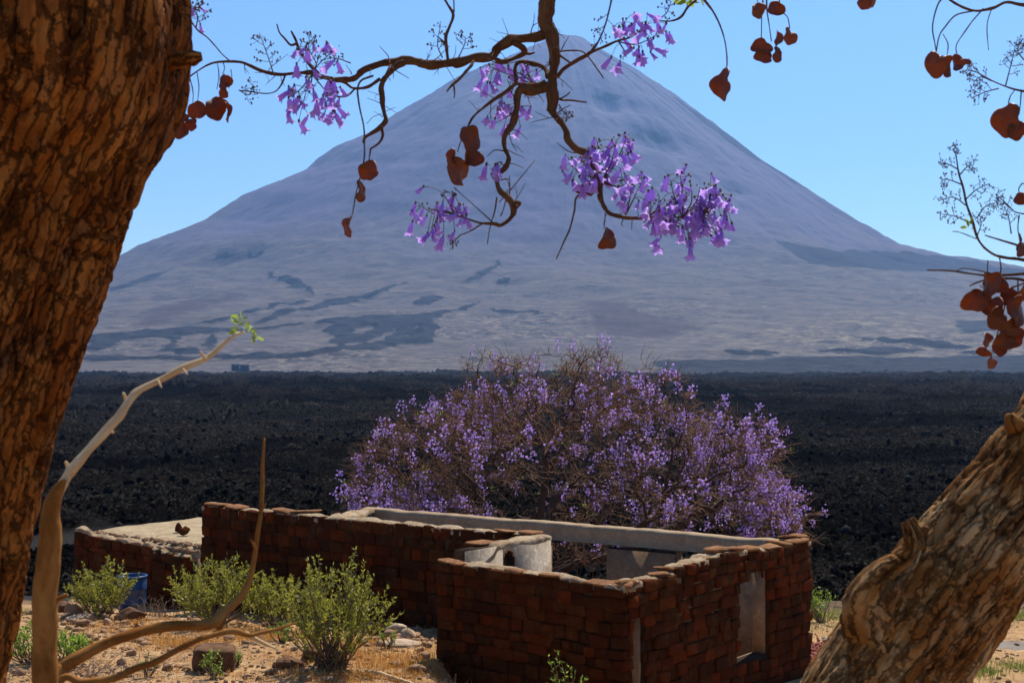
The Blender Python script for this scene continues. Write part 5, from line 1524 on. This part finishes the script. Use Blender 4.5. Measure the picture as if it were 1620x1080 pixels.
# ------------------------------------------------------------------ shrubs and plants
def shrub(name, label, x, y, h, w, nst, nleaf, mat, seed, cat='shrub', leafL=0.068, group=None, stem_r=0.012, lean=0.0, up=0.35):
    r = np.random.default_rng(seed)
    gz = float(ground_z(x, y))
    t = thing(name, label, cat, group, (x, y, gz))
    st, lf = MB(), MB()
    paths = []
    for i in range(nst):
        a = r.uniform(0, 2 * math.pi); rad = w * 0.5 * math.sqrt(r.uniform(0.02, 1.0))
        hh = h * (1.0 - 0.45 * (rad / (w * 0.5)) ** 2) * r.uniform(0.72, 1.05)
        b = np.array([r.normal() * w * 0.06, r.normal() * w * 0.06, -0.05])
        e = np.array([math.cos(a) * rad + lean, math.sin(a) * rad, hh])
        m = np.array([e[0] * 0.55, e[1] * 0.55, hh * 0.42]) + r.normal(size=3) * 0.05
        C = catmull([b, m, e], 6)
        V, fs = tube(C, np.linspace(stem_r, 0.003, len(C)), 5, False); st.add(V, fs)
        paths.append(C)
        for k in range(3):
            s = int(r.integers(5, len(C) - 2)); d = C[s + 1] - C[s]; d /= np.linalg.norm(d)
            d = d + r.normal(size=3) * 0.6 + np.array([0, 0, up]); d /= np.linalg.norm(d)
            L = h * r.uniform(0.14, 0.32)
            C2 = catmull([C[s], C[s] + d * L * 0.5 + r.normal(size=3) * 0.015, C[s] + d * L + np.array([0, 0, 0.03])], 4)
            V, fs = twig3(C2, np.linspace(0.005, 0.002, len(C2))); st.add(V, fs)
            paths.append(C2)
    per = max(1, nleaf // len(paths))
    for C in paths:
        long = len(C) > 10
        u = (0.35 + 0.65 * r.random(per) ** 0.8) if long else r.random(per) ** 0.7
        f = u * (len(C) - 1); i = np.minimum(f.astype(int), len(C) - 2)
        sg = C[i + 1] - C[i]; p = C[i] + sg * (f - i)[:, None]
        t_ = sg / np.linalg.norm(sg, axis=1)[:, None]
        d = t_ * 0.7 + r.normal(size=(per, 3)) * 0.6 + np.array([0, 0, 0.2]); d /= np.linalg.norm(d, axis=1)[:, None]
        a = np.cross(d, r.normal(size=(per, 3))); a /= np.linalg.norm(a, axis=1)[:, None] + 1e-9
        nn = np.cross(a, d)
        l = (leafL * r.uniform(0.6, 1.25, per))[:, None]; ww = l * r.uniform(0.14, 0.22, per)[:, None]
        V = np.stack([p, p + d * l * .45 + a * ww + nn * l * .05, p + d * l, p + d * l * .45 - a * ww + nn * l * .05, p + d * l * .5], 1).reshape(-1, 3)
        q4 = np.array([[0, 1, 4], [1, 2, 4], [2, 3, 4], [3, 0, 4]])
        lf.add(V, (np.arange(per)[:, None, None] * 5 + q4[None]).reshape(-1, 3), np.repeat(r.random(per), 5))
    link('branches', st.mesh('branches'), M['shrub_stem'], t, kind='stuff')
    link('leaves', lf.mesh('leaves', False, 'rnd'), M[mat], t, kind='stuff')
    return t
def at(px, d): return (px - 810) / F * d, d
x, y = at(160, 28.6); shrub('shrub', 'rounded olive green shrub in front of the blue barrel', x, y, 1.2, 1.5, 44, 4600, 'shrub_leaf', 301)
x, y = at(345, 27.3); shrub('shrub', 'yellowish bushy shrub against the long stone wall, right of the barrel', x, y, 1.42, 2.0, 58, 6200, 'shrub_leaf', 302)
x, y = at(436, 26.5); shrub('shrub', 'smaller shrub squeezed behind the tallest one, beside the long wall', x, y, 1.1, 1.2, 30, 2800, 'shrub_leaf', 303)
x, y = at(522, 22.2); shrub('shrub', 'tallest green shrub with bare dark lower stems at the edge of the bank', x, y, 1.8, 1.95, 60, 7000, 'shrub_leaf', 304, up=0.5, stem_r=0.016)
x, y = at(105, 22.6); shrub('leafy_plant', 'low bright green leafy plant beside the pale sapling stem', x, y, 0.62, 0.85, 26, 1100, 'green_leaf', 305, 'plant', 0.075)
x, y = at(45, 22.8); shrub('leafy_plant', 'low green leafy plant between the big trunk and the sapling stem', x, y, 0.72, 0.8, 24, 1000, 'green_leaf', 306, 'plant', 0.075)
x, y = at(340, 21.5); shrub('seedling', 'small green seedling in front of the squared brown block', x, y, 0.42, 0.34, 9, 260, 'green_leaf', 307, 'plant', 0.055)
x, y = at(371, 22.4); shrub('seedling', 'tiny green seedling right of the squared brown block', x, y, 0.32, 0.2, 6, 150, 'green_leaf', 308, 'plant', 0.05)
x, y = at(233, 21.6); shrub('seedling', 'sparse green seedling left of the squared brown block', x, y, 0.36, 0.26, 6, 110, 'green_leaf', 309, 'plant', 0.05)
x, y = at(893, 19.2); shrub('leafy_plant', 'fresh green plant against the dark front wall at bottom centre', x, y, 1.28, 0.62, 12, 620, 'green_leaf', 310, 'plant', 0.062)
x, y = at(445, 24.6); shrub('leafy_plant', 'low green plant at the foot of the tallest shrub, left side', x, y, 0.36, 0.5, 12, 420, 'green_leaf', 311, 'plant', 0.05)
x, y = at(612, 23.6); shrub('leafy_plant', 'low green sprout on the dry bank right of the tallest shrub', x, y, 0.32, 0.34, 8, 160, 'green_leaf', 312, 'plant', 0.05)
x, y = at(1300, 31.3); shrub('leafy_plant', 'green weed growing just past the right wall of the ruin', x, y, 0.8, 1.0, 22, 900, 'green_leaf', 313, 'plant', 0.06)

def brush(name, label, px, d, w, h, n, seed, mat='straw', rr=0.005):
    r = np.random.default_rng(seed); x, y = at(px, d)
    gz = float(ground_z(x, y)); mb = MB()
    for _ in range(n):
        b = np.array([r.normal() * w * 0.3, r.normal() * w * 0.25, -0.03])
        a = r.uniform(0, 6.28); e = b + np.array([math.cos(a) * w * 0.35 * r.random(), math.sin(a) * w * 0.35 * r.random(), h * r.uniform(0.2, 1)])
        m = (b + e) / 2 + r.normal(size=3) * 0.06 + np.array([0, 0, h * 0.15])
        C = catmull([b, m, e], 4)
        V, fs = tube(C, np.linspace(rr * r.uniform(.7, 1.5), rr * 0.4, len(C)), 4); mb.add(V, fs)
    t = thing(name, label, 'brushwood', None, (x, y, gz))
    link('twigs', mb.mesh('twigs'), M[mat], t, kind='stuff')
    return t
brush('dead_brush', 'grey heap of dead twigs between the barrel and the yellowish shrub', 252, 29.3, 0.7, 0.5, 60, 401)
brush('dead_brush', 'dry twig litter under the bent dead stem at lower left', 170, 21.9, 1.5, 0.28, 80, 402, rr=0.006)
brush('dead_brush', 'dry brown stalks under the low leafy plants at the left edge', 60, 21.9, 1.2, 0.30, 60, 403, rr=0.006)
brush('dead_brush', 'straw coloured stalks on the bank edge beside the dark front wall', 705, 21.3, 0.55, 0.3, 50, 404, rr=0.004)
fs_ = thing('fallen_stick', 'bare pale stick lying on the dry bank below the tallest shrub', 'stick')
q0 = P(578, 1050, 22.0); q1 = P(665, 1090, 20.9)
q0[2] = ground_z(q0[0], q0[1]) + 0.05; q1[2] = ground_z(q1[0], q1[1]) + 0.04
branch_mesh('stick', [q0, (q0 * 2 + q1) / 3 + [0, 0, .02], (q0 + 2 * q1) / 3 + [0, 0, .0], q1], [0.02, 0.03, 0.026, 0.02], M['pale_bark'], fs_, 8, 5, 0.1, 90)

# ------------------------------------------------------------------ rocks, barrel
rock('rock', 'squarish tan rock on top of the pile left of the barrel', 122, 938, 29.6, (0.6, 0.5, 0.42), M['rock'], 51, 0.4)
rock('rock', 'pale angular rock in the middle of the pile left of the barrel', 120, 950, 28.6, (0.62, 0.5, 0.4), M['rock'], 52, 1.1)
rock('rock', 'flat pale slab at the front of the pile left of the barrel', 128, 960, 27.9, (0.6, 0.4, 0.16), M['pale_rock'], 53, 0.2)
rock('rock', 'brown rock at the left end of the pile near the sapling stem', 98, 948, 29.0, (0.5, 0.5, 0.4), M['dark_rock'], 54, 0.8)
rock('boulder', 'low brown boulder lying in front of the blue barrel', 208, 970, 28.0, (0.64, 0.5, 0.36), M['dark_rock'], 55, 0.1)
rock('rock', 'thin pale slab right of the low brown boulder', 240, 972, 28.2, (0.4, 0.3, 0.1), M['rock'], 56, 0.1)
rock('rock', 'dark half round rock lying in the middle of the sandy yard', 452, 1055, 22.4, (0.56, 0.36, 0.30), M['dark_rock'], 58, 0.4)
rock('rock', 'small dark rock beside the stems of the tallest shrub', 494, 1045, 22.9, (0.42, 0.32, 0.30), M['dark_rock'], 59, 1.4)
rock('rock', 'large white topped rock in the heap at the wall corner', 628, 990, 25.4, (0.46, 0.4, 0.3), M['pale_rock'], 60, 0.3)
rock('rock', 'grey rock low in the heap at the wall corner, right side', 646, 1005, 24.9, (0.34, 0.3, 0.24), M['pale_rock'], 61, 1.3)
rock('rock', 'brown rock right end of the heap at the wall corner', 655, 992, 25.1, (0.32, 0.28, 0.22), M['rock'], 62, 2.3)
rock('rock', 'small grey rock left in the heap at the wall corner', 618, 1003, 25.0, (0.3, 0.26, 0.22), M['rock'], 63, 0.3)
rock('rock', 'reddish stone behind the heap at the wall corner', 596, 985, 26.0, (0.34, 0.3, 0.3), M['stone'], 64, 0.7)
rock('slab', 'broad flat grey slab sloping on the bank below the wall corner', 628, 1030, 24.0, (1.2, 0.8, 0.16), M['pale_rock'], 65, -0.5, cat='slab', sink=0.4)
rock('rock', 'tiny white stone on the sand left of the tallest shrub', 467, 1024, 23.7, (0.16, 0.12, 0.09), M['pale_rock'], 66, 0.7)
rock('rock', 'pale stone by the foot of the right wall past the corner', 1310, 1022, 28.6, (0.4, 0.3, 0.2), M['pale_rock'], 67, 0.7)
rock('rock', 'small pinkish stone beside the red gravel', 1296, 1026, 28.2, (0.26, 0.2, 0.12), M['rock'], 68, 0.2)
rb_ = np.random.default_rng(900)
V = np.sign(ICO3[0]) * np.abs(ICO3[0]) ** 0.34
V = V / np.max(np.abs(V)) * 0.5 + 0.012 * rb_.normal(size=V.shape)
V = V + 0.05 * np.stack([fbm(V[:, 0] * 3 + 4, V[:, 1] * 3 + V[:, 2] * 2, 910 + k, 3) for k in range(3)], 1)
V = V * np.array([0.66, 0.5, 0.44]); V[:, 2] -= V[:, 2].min()
x, y = at(338, 22.1)
o = link('stone_block', mesh_np('stone_block', V, ICO3[1]), M['dark_rock'], label='squared brown building block lying on the sand with its face in shade', cat='block', loc=(x, y, float(ground_z(x, y)) - 0.04))
o.rotation_euler = (0.05, 0.04, 0.12)

def lathe(profile, n=36):
    th = np.arange(n) * 2 * np.pi / n
    V = np.concatenate([np.stack([np.cos(th) * r_, np.sin(th) * r_, np.full(n, z_)], 1) for r_, z_ in profile])
    return V, grid_faces(n, len(profile), True)
x, y = at(209, 30.4); gzb = float(ground_z(x, y))
bar = thing('barrel', 'open blue plastic barrel standing against the cistern wall', 'barrel', loc=(x, y, gzb - 0.03))
V, q = lathe([(0.0, 0.0), (0.25, 0.0), (0.275, 0.03), (0.288, 0.22), (0.296, 0.24), (0.296, 0.27), (0.29, 0.29), (0.302, 0.52), (0.31, 0.54), (0.31, 0.57), (0.303, 0.59), (0.308, 0.80), (0.288, 0.80), (0.28, 0.1), (0.0, 0.1)])
link('body', mesh_np('body', V, q, True), M['barrel'], bar)
V, q = lathe([(0.312, 0.79), (0.324, 0.795), (0.328, 0.815), (0.322, 0.835), (0.30, 0.838), (0.288, 0.825), (0.288, 0.795)])
link('rim', mesh_np('rim', V, q, True), M['barrel'], bar)

# ------------------------------------------------------------------ ground cover
def pebbles():
    r = np.random.default_rng(66); mb = MB()
    shapes = [rock_shape(600 + i, ICO1, 5) for i in range(8)]
    for i in range(5200):
        if r.random() < 0.72:
            d = r.uniform(20.5, 30); px = r.uniform(20, 720)
        else:
            d = r.uniform(24, 35); px = r.uniform(1270, 1660)
        x, y = at(px, d)
        s = 0.012 + 0.05 * r.random() ** 4
        if r.random() < 0.03: s *= 2
        V, Fc = shapes[int(r.integers(8))]
        mb.add(V * s * np.array([1, 1, 0.65]) * r.uniform(0.7, 1.3, 3) + np.array([x, y, gz1(x, y) + s * 0.2]), Fc, r.random())
    link('pebbles', mb.mesh('pebbles', False, 'rnd'), M['rock'], kind='stuff', label='pebbles and stone chips scattered over the sandy yard', cat='pebbles')
ZG = ground_z
pebbles()
def litter():
    r = np.random.default_rng(67); mb = MB()
    for i in range(900):
        d = r.uniform(20.8, 29); px = r.uniform(20, 725); x, y = at(px, d)
        a = r.uniform(0, 6.28); L = r.uniform(0.05, 0.3); z = gz1(x, y) + 0.015
        e = np.array([x + math.cos(a) * L, y + math.sin(a) * L, gz1(x + math.cos(a) * L, y + math.sin(a) * L) + r.uniform(0.01, 0.06)])
        m = (np.array([x, y, z]) + e) / 2 + np.array([r.normal() * 0.02, r.normal() * 0.02, 0.015])
        V, fs = twig3([[x, y, z], m, e], [0.006, 0.005, 0.003]); mb.add(V, fs)
    link('twig_litter', mb.mesh('twig_litter'), M['straw'], kind='stuff', label='broken twigs littering the sandy yard', cat='litter')
    mb = MB(); shapes = [rock_shape(620 + i, ICO2, 22) for i in range(8)]
    spots = [(r.uniform(60, 700), r.uniform(21.2, 29), r.uniform(0.04, 0.13)) for _ in range(150)] + [(640 + r.normal() * 38, 24.9 + r.normal() * 0.5, r.uniform(0.05, 0.14)) for _ in range(46)] + [(120 + r.normal() * 40, 28.4 + r.normal() * 0.6, r.uniform(0.05, 0.16)) for _ in range(36)]
    for (px, d, q) in spots:
        x, y = at(px, d); V, Fc = shapes[int(r.integers(8))]
        mb.add(V * q * r.uniform(0.7, 1.3, 3) * np.array([1, 1, 0.7]) + np.array([x, y, gz1(x, y) + q * 0.25]), Fc, r.random())
    link('rubble', mb.mesh('rubble', False, 'rnd'), M['rock'], kind='stuff', label='broken stone rubble strewn over the sandy yard', cat='rubble')
litter()
def grass(name, label, spots, mat, seed, bl=(0.10, 0.24), wd=0.004):
    r = np.random.default_rng(seed); mb = MB()
    for (px, d, spread, n, hs) in spots:
        x0, y0 = at(px, d)
        X = x0 + r.normal(size=n) * spread; Y = y0 + r.normal(size=n) * spread * 0.9
        Z = ground_z(X, Y)
        a = r.uniform(0, 6.28, n); L = r.uniform(*bl, n) * hs; ln = r.uniform(0.1, 0.7, n)
        for k in range(n):
            b = np.array([X[k], Y[k], Z[k] - 0.01]); dr = np.array([math.cos(a[k]), math.sin(a[k]), 0])
            sd = np.array([-dr[1], dr[0], 0]) * wd
            m = b + np.array([0, 0, L[k] * 0.6]) + dr * L[k] * ln[k] * 0.3
            e = b + np.array([0, 0, L[k] * (1 - 0.4 * ln[k])]) + dr * L[k] * ln[k]
            mb.add([b - sd, b + sd, m + sd * .8, m - sd * .8, e], [np.array([[0, 1, 2, 3]]), np.array([[3, 2, 4]])], r.random())
    link(name, mb.mesh(name, False, 'rnd'), M[mat], kind='stuff', label=label, cat='grass')
r_ = np.random.default_rng(5)
sp = []
for _ in range(320):
    px = r_.uniform(60, 700); d = r_.uniform(21.2, 28.5)
    sp.append((px, d, 0.10, int(r_.integers(6, 26)), 0.6))
for (px, d, n) in [(370, 26.4, 260), (400, 25.8, 320), (430, 25.4, 300), (460, 25.6, 200), (300, 24.8, 320), (230, 25.2, 260), (210, 26.2, 160), (215, 27.6, 90), (270, 24.2, 240), (330, 23.8, 180), (560, 23.2, 300), (600, 22.6, 320), (640, 22.3, 260),
                   (575, 24.4, 200), (660, 23.0, 220), (690, 22.4, 200), (530, 24.0, 160), (480, 21.8, 120), (540, 21.7, 160), (560, 21.6, 160), (620, 21.5, 200)]:
    sp.append((px, d, 0.32, int(n * 1.4), 0.72))
grass('dry_grass', 'dry orange grass growing in patches over the sandy yard', sp, 'dry_grass', 71)
grass('green_grass', 'green grass tufts on the ground at the right past the ruin',
      [(1300, 32.0, 0.35, 260, 1.0), (1330, 32.2, 0.5, 240, 0.8), (1590, 32.2, 0.45, 420, 1.0), (1620, 32.0, 0.4, 380, 1.0), (1660, 32.4, 0.5, 380, 1.0), (1540, 26.0, 0.22, 320, 1.0), (1555, 25.6, 0.25, 300, 0.9), (1600, 26.4, 0.2, 200, 0.8), (1300, 30.5, 0.4, 160, 0.6),
       (1620, 26.0, 0.2, 160, 0.8), (100, 30.5, 0.5, 300, 1.0), (60, 29.5, 0.4, 260, 1.0), (1570, 31.5, 0.4, 200, 0.7)], 'grass', 72, wd=0.005)
def gravel_mound():
    r = np.random.default_rng(77); mb = MB()
    x0, y0 = at(1300, 27.4)
    shapes = [rock_shape(650 + i, ICO1, 5) for i in range(6)]
    for i in range(2600):
        X = x0 + r.normal() * 0.42; Y = y0 + r.normal() * 0.55
        q = 0.22 * math.exp(-((X - x0) ** 2 / 0.3 + (Y - y0) ** 2 / 0.5))
        V, Fc = shapes[int(r.integers(6))]; s = r.uniform(0.015, 0.05)
        mb.add(V * s + np.array([X, Y, gz1(X, Y) + q * r.uniform(0.6, 1)]), Fc, r.random())
    link('red_gravel', mb.mesh('red_gravel', False, 'rnd'), M['red_gravel'], kind='stuff', label='heap of red gravel at the foot of the right wall', cat='gravel')
gravel_mound()
def track():
    t = np.linspace(0, 1, 60); x = 7 + 16 * t; yc = 28.9 - 0.6 * t
    rows = []
    for k in np.linspace(-1, 1, 9):
        yy = yc + k * 0.55 + 0.12 * vn(x * 1.3, x * 0 + k, 5)
        rows.append(np.stack([x, yy, ground_z(x, yy) + 0.015 - 0.03 * abs(k) ** 3], -1))
    link('dirt_track', mesh_np('dirt_track', np.array(rows).reshape(-1, 3), grid_faces(60, 9), True), M['track'], kind='structure', label='narrow grey ash track at the right edge')
track()
def lava_rocks():
    r = np.random.default_rng(81); mb = MB()
    shapes = [rock_shape(680 + i, ICO1, 6) for i in range(12)]
    d = 37 * (260 / 37.0) ** (r.random(26000) ** 1.1)
    px = r.uniform(-30, 1650, len(d))
    X = (px - 810) / F * d
    keep = track_mask(X, d) < 0.3
    X, d = X[keep], d[keep]
    Z = lava_z(X, d)
    for x, y, z in zip(X, d, Z):
        V, Fc = shapes[int(r.integers(12))]
        s = (0.03 + 0.16 * r.random() ** 4) * (1 + y / 150)
        mb.add(V * s * r.uniform(0.6, 1.3, 3) + np.array([x, y, z + s * 0.15]), Fc, float(r.random() ** 12))
    link('lava_rubble', mb.mesh('lava_rubble', False, 'ash'), M['lava'], kind='stuff', label='loose black lava clinker covering the near lava field', cat='rubble')
lava_rocks()
# far hut at the edge of the plain
hx, hy = (380 - 810) / F * 1560, 1560.0
hut = thing('far_hut', 'tiny dark hut far away at the foot of the volcano', 'hut', loc=(hx, hy, -15.0))
for (dx, w, hgt) in ((-5.5, 8.0, 5.2), (4.5, 9.0, 4.6)):
    mb = MB(); boxmesh(mb, np.array([dx - w / 2, 0.0]), np.array([1.0, 0]), np.array([0, 1.0]), 0, w, 0, 7, 0, hgt + 2); link('wall', mb.mesh('wall'), M['hut_wall'], hut)
    mb = MB(); boxmesh(mb, np.array([dx - w / 2 - .3, -.3]), np.array([1.0, 0]), np.array([0, 1.0]), 0, w + .6, 0, 7.6, hgt + 2, hgt + 2.4); link('roof', mb.mesh('roof'), M['hut_roof'], hut)
    mb = MB(); boxmesh(mb, np.array([dx - .7, -.06]), np.array([1.0, 0]), np.array([0, 1.0]), 0, 1.4, 0, .1, 1.5, 5); link('door', mb.mesh('door'), M['hut_door'], hut)

# ------------------------------------------------------------------ haze
mb = MB()
boxmesh(mb, np.array([-8000.0, -1000.0]), np.array([1.0, 0]), np.array([0, 1.0]), 0, 16000, 0, 6600, -45, 1010)
hz = mb.mesh('haze')
hm = bpy.data.materials.new('haze_air'); hm.use_nodes = True
hn = hm.node_tree; hn.nodes.clear()
pv = hn.nodes.new('ShaderNodeVolumePrincipled')
pv.inputs['Color'].default_value = (0.23, 0.505, 1.0, 1)
pv.inputs['Density'].default_value = HAZE_DENSITY
pv.inputs['Anisotropy'].default_value = 0.5
ho = hn.nodes.new('ShaderNodeOutputMaterial')
hn.links.new(pv.outputs[0], ho.inputs['Volume'])
link('haze', hz, hm, kind='stuff', label='pale blue haze in the air over the plain')
